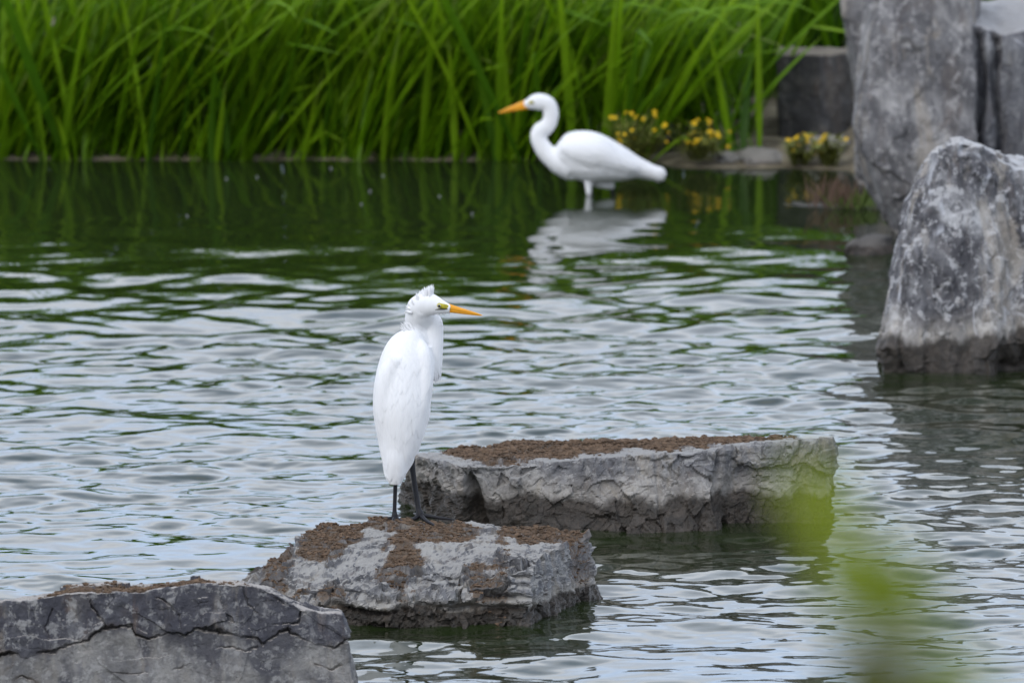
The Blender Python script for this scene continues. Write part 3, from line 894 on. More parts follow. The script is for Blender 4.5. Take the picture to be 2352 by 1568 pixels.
# --- square block on the bank
def rock_block():
    D = 59.0
    fr = [(0, [at_d(1796, 345, D), at_d(1892, 350, D - .08), at_d(1975, 345, D + .25)]), (1, [at_d(1779, 124, D + .03), at_d(1886, 127, D - .04), at_d(1985, 126, D + .3)])]
    bk = [(0, [at_d(1800, 320, D + .7), at_d(1985, 320, D + .7)]), (1, [at_d(1786, 112, D + .38), at_d(1900, 110, D + .42), at_d(1990, 112, D + .5)])]
    def disp(p, n, uvw):
        a, ea = facets(p * np.array([4, 4, 4]) + .3, 75, 0.6)
        b_, eb = facets(p * np.array([12, 12, 12]), 76, 0.8)
        return 0.014 * a + 0.007 * b_ + 0.012 * fbm(p * 6, 4, 77)
    v, f = loft_rock(fr, bk, (50, 40, 50), 1, disp)
    finish_rock('square_block', v, f, M['rock_dark'], 'dark square-cut stone block with a tan top on the reed bank')
rock_block()

def pebble(name, xd, yd, z, wpx, hpx, depth, mat, label, group=None, seed=0, cat='stone'):
    base = at_z(xd, yd, z)
    sc = FOC / base[1]
    bm = bmesh.new()
    bmesh.ops.create_icosphere(bm, subdivisions=4, radius=1.0)
    v = np.array([x.co[:] for x in bm.verts])
    f = np.array([[x.index for x in fc.verts] for fc in bm.faces])
    bm.free()
    v = np.sign(v) * np.abs(v) ** 0.8
    a, ea = facets(v * 1.6 + seed * 3.1, 80 + seed, 0.7)
    v = v * (1 + 0.16 * a + 0.12 * fbm(v * 1.5 + seed, 3, 5))[:, None]
    v *= np.array([wpx / 2 / sc, depth / 2, hpx / sc])
    v[:, 2] += -0.02
    o = link(name, mesh_np(name, v, f), mat)
    o.location = base
    o.rotation_euler = (0, 0, (seed * 0.7) % 0.6 - 0.3)
    tag(o, label, cat, group)
    return o

pebble('wet_stone', 2002, 576, 0, 105, 46, .30, M['rock_wet'], 'small dark wet stone at the foot of the tall smooth boulder', seed=1)
pebble('shore_stone', 1895, 334, .05, 120, 30, .35, M['rock_shore'], 'flat pale stone in front of the dark square block', seed=2)
pebble('shore_stone', 1745, 366, .01, 130, 34, .40, M['rock_shore'], 'broad low grey stone lying between the yellow flower plants', seed=3)
pebble('shore_stone', 1660, 362, .02, 80, 24, .30, M['rock_shore'], 'brown-grey low stone beside the middle yellow flowers', seed=4)
pebble('shore_stone', 1515, 385, .0, 40, 9, .15, M['rock_shore'], 'small flat stone at the water edge beyond the wading egret tail', seed=5)
pebble('shore_stone', 1870, 470, .0, 170, 12, .40, M['rock_shore'], 'flat pale stone awash beside the tall smooth boulder', seed=6)

# pebbles along the far shore
rp = random.Random(4)
peb_mat = [plain('pale_pebble', (0.55, 0.52, 0.47), 0.8, 0.2, 20), plain('tan_pebble', (0.36, 0.27, 0.17), 0.85, 0.3, 20), plain('grey_pebble', (0.25, 0.24, 0.23), 0.85, 0.3, 20)]
for k, (xd, yd, w, h) in enumerate([(655, 369, 15, 7), (843, 381, 17, 7), (905, 371, 20, 9), (945, 377, 26, 9), (985, 373, 14, 6), (1040, 374, 30, 6), (1090, 372, 22, 6), (1130, 375, 24, 7), (1180, 374, 30, 7), (1215, 377, 20, 6), (760, 371, 16, 5), (240, 372, 14, 4), (560, 352, 10, 9), (320, 371, 20, 4), (1560, 381, 26, 8), (1600, 383, 20, 7), (1640, 380, 22, 7), (1785, 381, 22, 7), (1830, 382, 24, 7), (1880, 381, 26, 8), (1925, 384, 22, 8)]):
    pebble('shore_pebble', xd, yd, 0.0, w, h, .06, peb_mat[0 if k in (1, 2, 3, 0, 12) else rp.randrange(1, 3)], 'small pebble lying along the muddy water edge below the reeds', 'pebbles along the far shore', seed=10 + k, cat='pebble')

# ------------------------------------------------------------------ egrets
def loft_tube(stations, seg=28, cap=True):
    """stations: list of (pos(3), a in-plane half width, b depth half width). in-plane = world xz"""
    P = [np.array(s[0], float) for s in stations]
    V, F = [], []
    n = len(P)
    for k in range(n):
        t = P[min(k + 1, n - 1)] - P[max(k - 1, 0)]
        t /= np.linalg.norm(t)
        yx = np.array([0, 1.0, 0])
        nrm = np.cross(yx, t); nrm /= np.linalg.norm(nrm)
        dep = np.cross(t, nrm)
        for j in range(seg):
            a = 2 * math.pi * j / seg
            V.append(P[k] + nrm * stations[k][1] * math.cos(a) + dep * stations[k][2] * math.sin(a))
    for k in range(n - 1):
        for j in range(seg):
            j2 = (j + 1) % seg
            F.append((k * seg + j, k * seg + j2, (k + 1) * seg + j2, (k + 1) * seg + j))
    V.append(P[0]); V.append(P[-1])
    c0, c1 = len(V) - 2, len(V) - 1
    T = []
    for j in range(seg):
        j2 = (j + 1) % seg
        T.append((c0, j2, j))
        T.append((c1, (n - 1) * seg + j, (n - 1) * seg + j2))
    return V, F + T

def catmull(st, sub=6):
    """resample station list (x,y,z,a,b) smoothly"""
    s = np.array(st, float)
    s2 = np.vstack([2 * s[0] - s[1], s, 2 * s[-1] - s[-2]])
    out = []
    for k in range(1, len(s2) - 2):
        for t in np.linspace(0, 1, sub, endpoint=False):
            p0, p1, p2, p3 = s2[k - 1:k + 3]
            out.append(0.5 * ((2 * p1) + (-p0 + p2) * t + (2 * p0 - 5 * p1 + 4 * p2 - p3) * t * t + (-p0 + 3 * p1 - 3 * p2 + p3) * t ** 3))
    out.append(s[-1])
    out = np.array(out)
    out[:, 3:] = np.maximum(out[:, 3:], 1e-4)
    return out

def tube_mesh(name, st, seg=16, sub=6):
    s = catmull(st, sub)
    V, F = loft_tube([(r[:3], r[3], r[4]) for r in s], seg)
    me = bpy.data.meshes.new(name)
    me.from_pydata([tuple(v) for v in V], [], F)
    for p in me.polygons: p.use_smooth = True
    return me

def fused_mesh(name, tubes, voxel=0.004, iters=8):
    V, F = [], []
    for st in tubes:
        s = catmull(st, 8)
        v, f = loft_tube([(r[:3], r[3], r[4]) for r in s], 32)
        o = len(V)
        V += v
        F += [tuple(i + o for i in q) for q in f]
    me = bpy.data.meshes.new(name + '_raw')
    me.from_pydata([tuple(v) for v in V], [], F)
    ob = bpy.data.objects.new(name + '_raw', me)
    col.objects.link(ob)
    rm = ob.modifiers.new('remesh', 'REMESH'); rm.mode = 'VOXEL'; rm.voxel_size = voxel
    sm = ob.modifiers.new('smooth', 'SMOOTH'); sm.factor = 0.5; sm.iterations = iters
    dg = bpy.context.evaluated_depsgraph_get()
    res = bpy.data.meshes.new_from_object(ob.evaluated_get(dg))
    bpy.data.objects.remove(ob)
    bpy.data.meshes.remove(me)
    res.name = name
    for p in res.polygons: p.use_smooth = True
    return res

def strips_mesh(name, strips):
    """strips: list of (root, tip, width, bend vec) thin tapering plume strands with a folded section"""
    V, F = [], []
    for root, tip, wd, bend in strips:
        root, tip, bend = (np.array(q, float) for q in (root, tip, bend))
        t = tip - root
        side = np.cross(t, np.array([0, 1.0, 0.15])); side /= np.linalg.norm(side) + 1e-9
        n0 = len(V)
        K = 5
        for k in range(K + 1):
            q = k / K
            c = root + t * q + bend * q * q
            w = wd * (1 - q) ** 0.6 * (0.6 + 0.8 * q * (1 - q) * 2) * 0.5
            V += [tuple(c - side * w), tuple(c + np.array([0, -w * 0.8, 0])), tuple(c + side * w), tuple(c + np.array([0, w * 0.8, 0]))]
        for k in range(K):
            for j in range(4):
                a, b = n0 + k * 4 + j, n0 + k * 4 + (j + 1) % 4
                F.append((a, b, b + 4, a + 4))
    me = bpy.data.meshes.new(name)
    me.from_pydata(V, [], F)
    for p in me.polygons: p.use_smooth = True
    return me

def feather_layer(name, bvh, feathers, lift0=0.0004, lift1=0.0028, ydir=1):
    """feathers: (x, z, dx, dz, length, width) in the bird's local xz plane, laid on the body from the camera side"""
    V, F = [], []
    for (x, z, dx, dz, ln, wd, l1) in feathers:
        n0 = len(V)
        ok = True
        K, J = 8, 4
        pts = []
        for k in range(K + 1):
            q = k / K
            wq = wd * (math.sin(math.pi * min(1, (q * 0.80 + 0.18))) ** 0.55)
            if k == K: wq = wd * 0.30
            for j in range(J + 1):
                s = (j / J - 0.5) * 2
                rounded = -0.10 * ln * (abs(s) ** 2) * q
                px = x + dx * (ln * q + rounded) - dz * wq * 0.5 * s
                pz = z + dz * (ln * q + rounded) + dx * wq * 0.5 * s
                hit, nn, fi, dist = bvh.ray_cast(Vector((px, -2.0 * ydir, pz)), Vector((0, ydir, 0)))
                if hit is None:
                    pos, nn, fi, dist = bvh.find_nearest(Vector((px, 0.0, pz)))
                    if (Vector((px, 0, pz)) - Vector((pos.x, 0, pos.z))).length > 0.012:
                        ok = False
                    hit = Vector((px, pos.y, pz))
                lift = lift0 + (l1 - lift0) * q * (1 - 0.35 * s * s)
                pts.append(hit + nn * lift)
        if not ok: continue
        V += [tuple(p) for p in pts]
        for k in range(K):
            for j in range(J):
                a = n0 + k * (J + 1) + j
                F.append((a, a + 1, a + J + 2, a + J + 1))
    me = bpy.data.meshes.new(name)
    me.from_pydata(V, [], F)
    for p in me.polygons: p.use_smooth = True
    return me

def sphere_mesh(name, r, sub=3):
    bm = bmesh.new()
    bmesh.ops.create_icosphere(bm, subdivisions=sub, radius=r)
    me = bpy.data.meshes.new(name)
    bm.to_mesh(me); bm.free()
    for p in me.polygons: p.use_smooth = True
    return me

def bill_parts(root, L, base_u, base_l, tip, a_base, gape=None):
    pass

def near_egret():
    foot = at_z(940, 1203, 0.222)
    S = FOC / foot[1]
    zs = []
    for dx in np.linspace(-.05, .10, 12):
        for dy in (-.03, 0, .03):
            h = ROCKS['egret'][4].ray_cast(Vector((foot[0] + dx, foot[1] + dy, 2)), Vector((0, 0, -1)))[0]
            if h: zs.append(h.z)
    foot[2] = sorted(zs)[int(len(zs) * .7)] + .004
    def L(xd, yd, dy=0.0):
        return ((xd - 940) / S, dy, (1203 - yd) / S)
    def st(rows):
        return [(*L(x, y, dy), a / S, b / S) for (x, y, dy, a, b) in rows]
    root = empty('egret', foot)
    tag(root, 'white egret standing on the soil-topped rock with ruffled crest, facing right', 'egret')
    body = [(950, 770, .06, 12, 16), (946, 782, .05, 34, 34), (936, 812, .04, 52, 50), (930, 850, .03, 62, 60), (925, 900, .02, 67, 66), (922, 950, .01, 66, 66),
            (919, 1000, 0, 56, 56), (914, 1040, -.01, 44, 44), (909, 1075, -.02, 31, 30), (907, 1100, -.03, 23, 18), (906, 1118, -.035, 11, 8)]
    neck = [(994, 884, .075, 10, 12), (993, 860, .085, 22, 24), (990, 820, .095, 28, 32), (989, 780, .10, 30, 32), (986, 757, .095, 32, 30), (975, 744, .08, 30, 26), (966, 732, .05, 26, 22), (962, 722, .04, 24, 22), (968, 712, .03, 24, 22)]
    nape = [(962, 800, .08, 30, 34), (957, 770, .08, 28, 30), (954, 748, .065, 24, 25), (953, 730, .05, 22, 22), (962, 712, .04, 23, 22)]
    head = [(938, 720, .04, 9, 10), (950, 714, .035, 22, 19), (968, 706, .03, 27, 22), (985, 703, .025, 27, 22), (1000, 705, .02, 23, 19), (1014, 708, .015, 17, 14.5), (1026, 710, .01, 12.5, 10.5), (1036, 712, .006, 9, 7.5)]
    brow = [(968, 690, .03, 9, 12), (988, 687, .028, 10, 13), (1005, 694, .02, 7, 11), (1022, 702, .012, 5, 8)]
    chest = [(958, 815, .06, 36, 40), (968, 850, .05, 30, 45), (968, 900, .04, 26, 45), (955, 960, .03, 30, 45), (940, 1010, .03, 28, 36), (936, 1045, .04, 15, 20)]
    thigh = [(952, 960, .06, 26, 26), (953, 1000, .07, 18, 20), (951, 1030, .08, 9, 10), (949, 1045, .085, 5, 5)]
    wing_r = [(962, 786, .03, 10, 14), (972, 815, .005, 19, 24), (976, 860, -.005, 20, 28), (970, 910, -.012, 21, 30), (956, 965, -.02, 20, 28), (936, 1030, -.03, 14, 18), (922, 1085, -.035, 6, 8)]
    wing_l = [(912, 820, -.02, 18, 24), (890, 870, -.02, 26, 32), (882, 930, -.022, 25, 32), (886, 990, -.022, 21, 26), (890, 1040, -.02, 13, 16), (884, 1072, -.015, 5, 7)]
    tail = [(912, 1010, -.05, 14, 10), (909, 1050, -.052, 20, 14), (907, 1090, -.045, 19, 12), (906, 1117, -.042, 10, 7)]
    me = fused_mesh('body', [st(t) for t in (body, neck, nape, head, brow, chest, thigh, wing_r, wing_l, tail)], 0.0030, 5)
    bvh = BVHTree.FromPolygons([v.co for v in me.vertices], [tuple(p.vertices) for p in me.polygons])
    b = link('body', me, M['feather'], root)
    # folded wing: scapulars, coverts and long flight feathers lying over the back
    r = random.Random(3)
    fe = []
    for row in range(15):
        yd = 1068 - row * 19.5
        half = np.interp(yd, [780, 800, 850, 900, 950, 1000, 1050, 1080], [18, 38, 54, 58, 56, 46, 30, 20])
        cx = np.interp(yd, [780, 850, 950, 1000, 1050, 1080], [942, 928, 920, 918, 911, 908])
        n = max(3, int(half * 2 / 15))
        for k in range(n):
            fx = cx - half + 2 * half * (k + 0.5 + (0.5 if row % 2 else 0)) / n + r.uniform(-3, 3)
            fy = yd + r.uniform(-6, 6)
            tx, ty = 908 + (fx - cx) * 0.25, 1165
            d = np.array([tx - fx, ty - fy], float); d /= np.linalg.norm(d)
            ln = np.interp(fy, [780, 900, 1000, 1080], [48, 66, 64, 38])
            x, _, z = L(fx, fy)
            fe.append((x, z, d[0], -d[1], ln / S * r.uniform(.85, 1.15), 25 / S * r.uniform(.85, 1.15), 0.0021 * r.uniform(0.4, 1.6)))
    link('wing', feather_layer('wing', bvh, fe), M['feather'], root)
    # wing-tip feathers over the tail
    fe = []
    for (x0, y0, x1, y1, w) in [(893, 1010, 897, 1106, 26), (918, 1010, 914, 1116, 28), (905, 1020, 905, 1121, 30), (930, 1000, 924, 1100, 24), (884, 990, 889, 1082, 22)]:
        x, _, z = L(x0, y0)
        d = np.array([x1 - x0, y1 - y0], float); ln = np.linalg.norm(d); d /= ln
        fe.append((x, z, d[0], -d[1], ln / S, w / S, 0.0035))
    link('wing_tip', feather_layer('wing_tip', bvh, fe), M['feather'], root)
    # ruffled crest, scapular tuft and breast plumes
    def plumes(name, n, roots, tips, wd, rs, dy=0.03, spread=.012):
        q = random.Random(rs)
        S_ = []
        for k in range(n):
            t = (k + q.random()) / n
            rx = np.interp(t, np.linspace(0, 1, len(roots)), [a[0] for a in roots]); ry = np.interp(t, np.linspace(0, 1, len(roots)), [a[1] for a in roots])
            tx = np.interp(t, np.linspace(0, 1, len(tips)), [a[0] for a in tips]) + q.uniform(-3, 3); ty = np.interp(t, np.linspace(0, 1, len(tips)), [a[1] for a in tips]) + q.uniform(-4, 4)
            d0 = dy + q.uniform(-spread, spread)
            S_.append((L(rx, ry, d0), L(tx, ty, d0 + q.uniform(-.008, .008)), wd / S, (q.uniform(-.004, .004), 0, q.uniform(-.004, .004))))
        link(name, strips_mesh(name, S_), M['feather'], root)
    plumes('crest', 130, [(990, 692), (978, 692), (962, 700), (950, 712), (946, 722)], [(995, 659), (983, 661), (968, 672), (949, 689), (935, 706), (932, 722)], 10, 5, .026, .018)
    plumes('nape_tuft', 26, [(938, 775), (950, 770), (958, 768)], [(918, 757), (927, 746), (944, 748)], 8, 6, .03)
    plumes('breast_plumes', 40, [(990, 840), (998, 840), (1010, 830)], [(999, 882), (1005, 890), (1012, 878)], 7, 7, .075)
    plumes('throat_plumes', 6, [(1000, 738), (1006, 745)], [(1016, 748), (1018, 764)], 5, 8, .08)
    plumes('chin_plumes', 12, [(1000, 722), (1015, 719), (1028, 717)], [(1006, 728), (1022, 725), (1040, 721)], 5, 9, .015, .006)
    # bill, lore, eye
    up = [(1022, 706, .012, 8.5, 7.5), (1034, 709, .009, 8.2, 6.5), (1055, 713.5, .004, 6.0, 4.6), (1080, 719, -.002, 4.0, 3.0), (1098, 723, -.006, 2.4, 1.8), (1110, 726, -.009, 0.6, 0.6)]
    lo = [(1022, 713, .012, 6.5, 6.5), (1034, 715.0, .009, 5.6, 5.6), (1055, 718.5, .004, 4.0, 4.0), (1080, 722.4, -.002, 2.6, 2.4), (1098, 725, -.006, 1.5, 1.3), (1107, 726.3, -.009, 0.5, 0.5)]
    bl = link('bill', tube_mesh('bill', st(up), 20), M['bill'], root)
    link('lower_mandible', tube_mesh('lower_mandible', st(lo), 20), M['bill'], bl)
    lore = [(1003, 704, .0, 3.0, 4), (1008, 703.5, -.002, 6.5, 5), (1013, 704, -.003, 6.0, 5), (1020, 706, -.002, 6.5, 5.5), (1028, 708, .001, 6.5, 5), (1037, 710, .003, 4, 3.5)]
    link('lore', tube_mesh('lore', [(*L(x, y, dy + .002), a / S, b_ / S) for x, y, dy, a, b_ in lore], 16), M['lore'], root)
    gp = [(996, 713.5, .0, .8, 1.5), (1010, 711.5, -.005, 1.5, 2), (1022, 711, -.004, 2.0, 2), (1036, 712.5, .001, .8, 2)]
    link('gape', tube_mesh('gape', [(*L(x, y, dy), a / S, b_ / S) for x, y, dy, a, b_ in gp], 10), M['gape'], root)
    ey = link('eye', sphere_mesh('eye', 4.4 / S), M['iris'], root)
    ey.location = L(1009.5, 703.5, -.0075)
    pu = link('pupil', sphere_mesh('pupil', 3.1 / S), M['pupil'], ey)
    pu.location = (0.0, -3.4 / S, 0.0)
    # legs with long toes
    def leg(pts, toes):
        lg = link('leg', tube_mesh('leg', st(pts), 14, 5), M['leg'], root)
        for t in toes:
            link('toe', tube_mesh('toe', st(t), 10, 5), M['leg'], lg)
    leg([(909, 1085, .0, 6, 6), (908, 1118, .0, 5, 5), (907, 1150, .0, 4.6, 4.6), (906, 1180, .0, 4.8, 4.8), (906.5, 1191, .0, 7, 7), (907, 1200, .0, 8.5, 8)],
        [[(906, 1197, 0, 5, 5), (894, 1200, .01, 3.8, 3.8), (882, 1201, .03, 3, 3), (872, 1203, .05, 1.2, 1.2)],
         [(908, 1197, 0, 5, 5), (918, 1202, -.02, 4.0, 4), (932, 1206, -.05, 3.4, 3.4), (944, 1209, -.07, 1.2, 1.2)],
         [(907, 1197, 0, 5, 5), (902, 1203, -.04, 4, 4), (897, 1207, -.08, 3, 3), (893, 1210, -.10, 1.2, 1.2)],
         [(907, 1197, 0, 5, 5), (912, 1198, .04, 4, 4), (918, 1199, .08, 2, 2)]])
    leg([(950, 1020, .085, 3.5, 3.5), (949, 1040, .085, 4, 4), (946, 1056, .08, 7.5, 7), (945, 1068, .078, 9, 8), (946, 1080, .075, 7.5, 7), (950, 1110, .065, 6.2, 6), (956, 1150, .05, 6, 5.8), (961, 1180, .04, 6.5, 6.2), (964, 1190, .036, 9, 8), (966, 1199, .034, 10, 9)],
        [[(966, 1195, .034, 6, 5.5), (985, 1197, .03, 4.6, 4.4), (1005, 1200, .025, 3.8, 3.6), (1025, 1202, .02, 3.4, 3.2), (1045, 1204, .015, 1.2, 1.2)],
         [(964, 1196, .034, 6, 5.5), (950, 1202, .01, 4.8, 4.6), (936, 1205, -.01, 4.2, 4), (922, 1206, -.03, 1.6, 1.6)],
         [(966, 1196, .034, 6, 5.5), (980, 1203, -.02, 4.2, 4), (993, 1207, -.06, 3.4, 3.2), (1003, 1210, -.09, 1.2, 1.2)],
         [(964, 1196, .034, 6, 5.5), (957, 1197, .07, 4, 4), (950, 1198, .11, 2, 2)]])
    return root
near_egret()

def far_egret():
    foot = at_z(1353, 447, 0.0)
    S = FOC / foot[1]
    def L(xd, yd, dy=0.0):
        return ((xd - 1353) / S, dy, (447 - yd) / S)
    def st(rows):
        return [(*L(x, y, dy), a / S, b / S) for (x, y, dy, a, b) in rows]
    root = empty('egret', foot)
    tag(root, 'white egret wading in the water before the reeds, facing left with curved neck', 'egret')
    neck = [(1202, 236, 0, 7, 7), (1214, 236, 0, 13, 10), (1232, 232, 0, 19, 14), (1250, 233, 0, 18.5, 15), (1261, 242, 0, 18, 15), (1265, 258, 0, 18, 15), (1263, 274, 0, 17.5, 15), (1255, 289, 0, 18, 16),
            (1241, 300, 0, 20, 16), (1236, 316, 0, 18.5, 17), (1246, 338, 0, 20, 20), (1262, 356, 0, 23, 24), (1285, 368, 0, 32, 32), (1312, 375, 0, 40, 40)]
    body = [(1274, 350, 0, 12, 20), (1290, 350, 0, 34, 40), (1312, 350, 0, 50, 50), (1340, 356, 0, 58, 56), (1372, 364, 0, 57, 57), (1405, 372, 0, 48, 50), (1440, 380, 0, 36, 38), (1472, 386, 0, 22, 25), (1500, 395, 0, 17, 20), (1518, 402, 0, 18, 16), (1529, 407, 0, 9, 9)]
    belly = [(1262, 372, 0, 12, 15), (1290, 386, 0, 16, 22), (1318, 400, 0, 16, 24), (1328, 408, 0, 7, 10)]
    thigh = [(1352, 395, -.03, 18, 16), (1352, 415, -.03, 11, 10), (1352, 430, -.03, 8, 8), (1353, 445, -.03, 6.5, 6.5)]
    thigh2 = [(1362, 398, .02, 30, 20), (1380, 412, .02, 22, 18), (1398, 424, .02, 13, 12), (1412, 431, .02, 5, 5)]
    wing = [(1290, 336, -.045, 16, 18), (1322, 338, -.055, 34, 32), (1365, 348, -.06, 38, 34), (1415, 368, -.045, 27, 27), (1462, 385, -.03, 14, 17)]
    me = fused_mesh('body', [st(t) for t in (neck, body, belly, thigh, thigh2, wing)], 0.0042, 4)
    bvh = BVHTree.FromPolygons([v.co for v in me.vertices], [tuple(p.vertices) for p in me.polygons])
    link('body', me, M['feather'], root)
    r = random.Random(5)
    fe = []
    for row in range(10):
        xd = 1455 - row * 17
        yt = np.interp(xd, [1290, 1320, 1400, 1470], [330, 318, 338, 375])
        yb = np.interp(xd, [1290, 1320, 1400, 1470], [380, 398, 404, 394])
        n = max(2, int((yb - yt) / 13))
        for k in range(n):
            fx, fy = xd + r.uniform(-4, 4), yt + (yb - yt) * (k + .5) / n
            d = np.array([1535 - fx, 408 - fy], float); d /= np.linalg.norm(d)
            x, _, z = L(fx, fy)
            fe.append((x, z, d[0], -d[1], 60 / S, 20 / S, 0.004 * r.uniform(.6, 1.3)))
    link('wing', feather_layer('wing', bvh, fe), M['feather'], root)
    fe2 = []
    for y0 in (372, 380, 388, 396):
        x, _, z = L(1440, y0)
        d = np.array([1526.0 - 1440, 404 + (y0 - 384) * .5 - y0]); ln = np.linalg.norm(d); d /= ln
        fe2.append((x, z, d[0], -d[1], ln / S, 16 / S, .005))
    link('wing_tip', feather_layer('wing_tip', bvh, fe2), M['feather'], root)
    up = [(1218, 234, 0, 9, 7), (1206, 236.5, 0, 8.6, 6), (1185, 243, 0, 6.2, 4.6), (1162, 250.5, 0, 3.8, 3), (1143, 257, 0, .7, .7)]
    lo = [(1218, 240, 0, 8, 6), (1206, 243, 0, 7, 5.4), (1185, 248.5, 0, 4.6, 4), (1162, 254, 0, 2.6, 2.2), (1146, 258, 0, .5, .5)]
    bl = link('bill', tube_mesh('bill', st(up), 18), M['bill'], root)
    link('lower_mandible', tube_mesh('lower_mandible', st(lo), 18), M['bill'], bl)
    lore = [(1214, 233, -.016, 4, 4), (1220, 232, -.018, 4.5, 4), (1226, 231, -.020, 3, 3)]
    link('lore', tube_mesh('lore', st(lore), 12), M['lore'], root)
    ey = link('eye', sphere_mesh('eye', 3.6 / S), M['iris'], root)
    ey.location = L(1222, 231, -.0225)
    pu = link('pupil', sphere_mesh('pupil', 2.2 / S), M['pupil'], ey)
    pu.location = (0, -2.2 / S, 0)
    lm = plain('grey_wet_leg', (0.42, 0.42, 0.42), 0.5, 0.2, 50)
    link('leg', tube_mesh('leg', st([(1352, 428, -.03, 7, 7), (1353, 446, -.03, 6.5, 6.5), (1353, 470, -.03, 6, 6), (1353, 520, -.03, 5, 5)]), 12), lm, root)
    link('leg', tube_mesh('leg', st([(1404, 424, .03, 5, 5), (1408, 445, .03, 5, 5), (1410, 520, .03, 5, 5)]), 12), M['leg'], root)
far_egret()

# ------------------------------------------------------------------ reeds
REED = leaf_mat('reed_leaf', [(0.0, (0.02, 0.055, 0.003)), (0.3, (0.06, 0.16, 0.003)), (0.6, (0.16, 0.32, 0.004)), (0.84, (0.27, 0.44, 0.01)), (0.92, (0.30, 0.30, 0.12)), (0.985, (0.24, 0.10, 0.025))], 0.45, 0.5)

def cr(a, b):
    return np.array([a[1] * b[2] - a[2] * b[1], a[2] * b[0] - a[0] * b[2], a[0] * b[1] - a[1] * b[0]])

def blade(ln, wd, lean, bend, az, kink=None, K=10):
    """arching strap leaf from the origin; lean = initial tilt, bend = extra tilt gained toward the tip, az = heading"""
    V = []
    p = np.zeros(3)
    h = np.array([math.cos(az), math.sin(az), 0.0])
    side0 = np.array([-math.sin(az), math.cos(az), 0.0])
    for k in range(K + 1):
        q = k / K
        tilt = lean + bend * q ** 1.7
        if kink and q > kink[0]: tilt += kink[1]
        w = wd * (0.55 + 0.45 * min(1, q * 4)) * (1 - q ** 2.6) * 0.5 + 0.0006
        d = h * math.sin(tilt) + np.array([0, 0, 1]) * math.cos(tilt)
        nrm = cr(d, side0)
        tw = 0.9 * q
        sd = side0 * math.cos(tw) + nrm * math.sin(tw)
        keel = cr(d, sd) * (-w * 0.35)
        V += [p - sd * w, p + keel, p + sd * w]
        p = p + d * ln / K
    F = []
    for k in range(K):
        a = k * 3
        F += [(a, a + 1, a + 4, a + 3), (a + 1, a + 2, a + 5, a + 4)]
    return np.array(V), np.array(F)

rr = random.Random(21)
def blade_params(front, xd):
    lean_r = np.interp(xd, [-300, 150, 400, 1300, 1600, 1700, 2200], [0.16, 0.20, 0.34, 0.34, 0.16, 0.02, 0.05])
    a = rr.gauss(0, 1)
    side = lean_r * 0.85 + 0.25 * a                       # lean to the right in the picture plane
    fwd = rr.gauss(-0.06, 0.14)                    # lean to/from the water
    lean = math.hypot(side, fwd)
    az = math.atan2(fwd, side)
    if front:
        ln = rr.choice([rr.uniform(.25, .60), rr.uniform(.6, 1.0), rr.uniform(.9, 1.3)])
    else:
        ln = rr.uniform(0.75, 1.2)
    bend = abs(rr.gauss(0.12, 0.28)) * (2.2 if rr.random() < .12 else 1)
    kink = (rr.uniform(.45, .75), rr.uniform(.5, 1.2)) if rr.random() < 0.06 else None
    hue = min(.77, max(.15, rr.gauss(.66, .18)))
    if rr.random() < .02: hue = rr.uniform(.9, 1.0)
    return ln, rr.uniform(.020, .042), lean, bend, az, kink, hue

# shared leaf meshes
PROTO = []
for k in range(120):
    ln, wd, lean, bend, az, kink, hue = blade_params(True, 300 + 10 * k)
    V, F = blade(ln, wd, lean, bend, az, kink)
    me = mesh_np('leaf', V, F)
    if .87 < hue < .95: hue = .8
    add_attr(me, 'hue', np.clip(hue + np.repeat(np.linspace(-.12, .1, 11), 3) * (hue < .87), 0, 1))
    me.materials.append(REED)
    PROTO.append(me)

def reed_density_ok(xd):
    if xd > 1500: return rr.random() < 0.45
    return True

def reed_plants(n):
    made = 0
    while made < n:
        xd = rr.uniform(-140, 1740)
        if xd > 1480 and rr.random() < 0.60: continue
        x = (xd - 1176) * SHORE / FOC
        y = float(shore_y(np.array([x]))[0]) + (rr.uniform(-0.03, 0.32) if xd < 1480 else rr.uniform(0.25, 0.9))
        z = float(ground_h(np.array([x]), np.array([y]))[0])
        root = empty('reed_plant', (x, y, z - 0.02), rr.uniform(-.25, .25) + (math.pi if xd > 1600 and rr.random() < .6 else 0))
        tag(root, 'green reed plant of arching strap leaves rooted at the front edge of the reed bed', 'reed', 'reed plants along the front of the reed bed')
        for k in range(rr.randint(3, 6)):
            o = link('leaf', PROTO[rr.randrange(120)], None, root)
            o.location = (rr.gauss(0, .02), rr.gauss(0, .02), 0)
            o.rotation_euler = (0, 0, rr.gauss(0, .25))
            s = rr.uniform(.85, 1.15)
            o.scale = (s, s, s)
        made += 1
reed_plants(290)

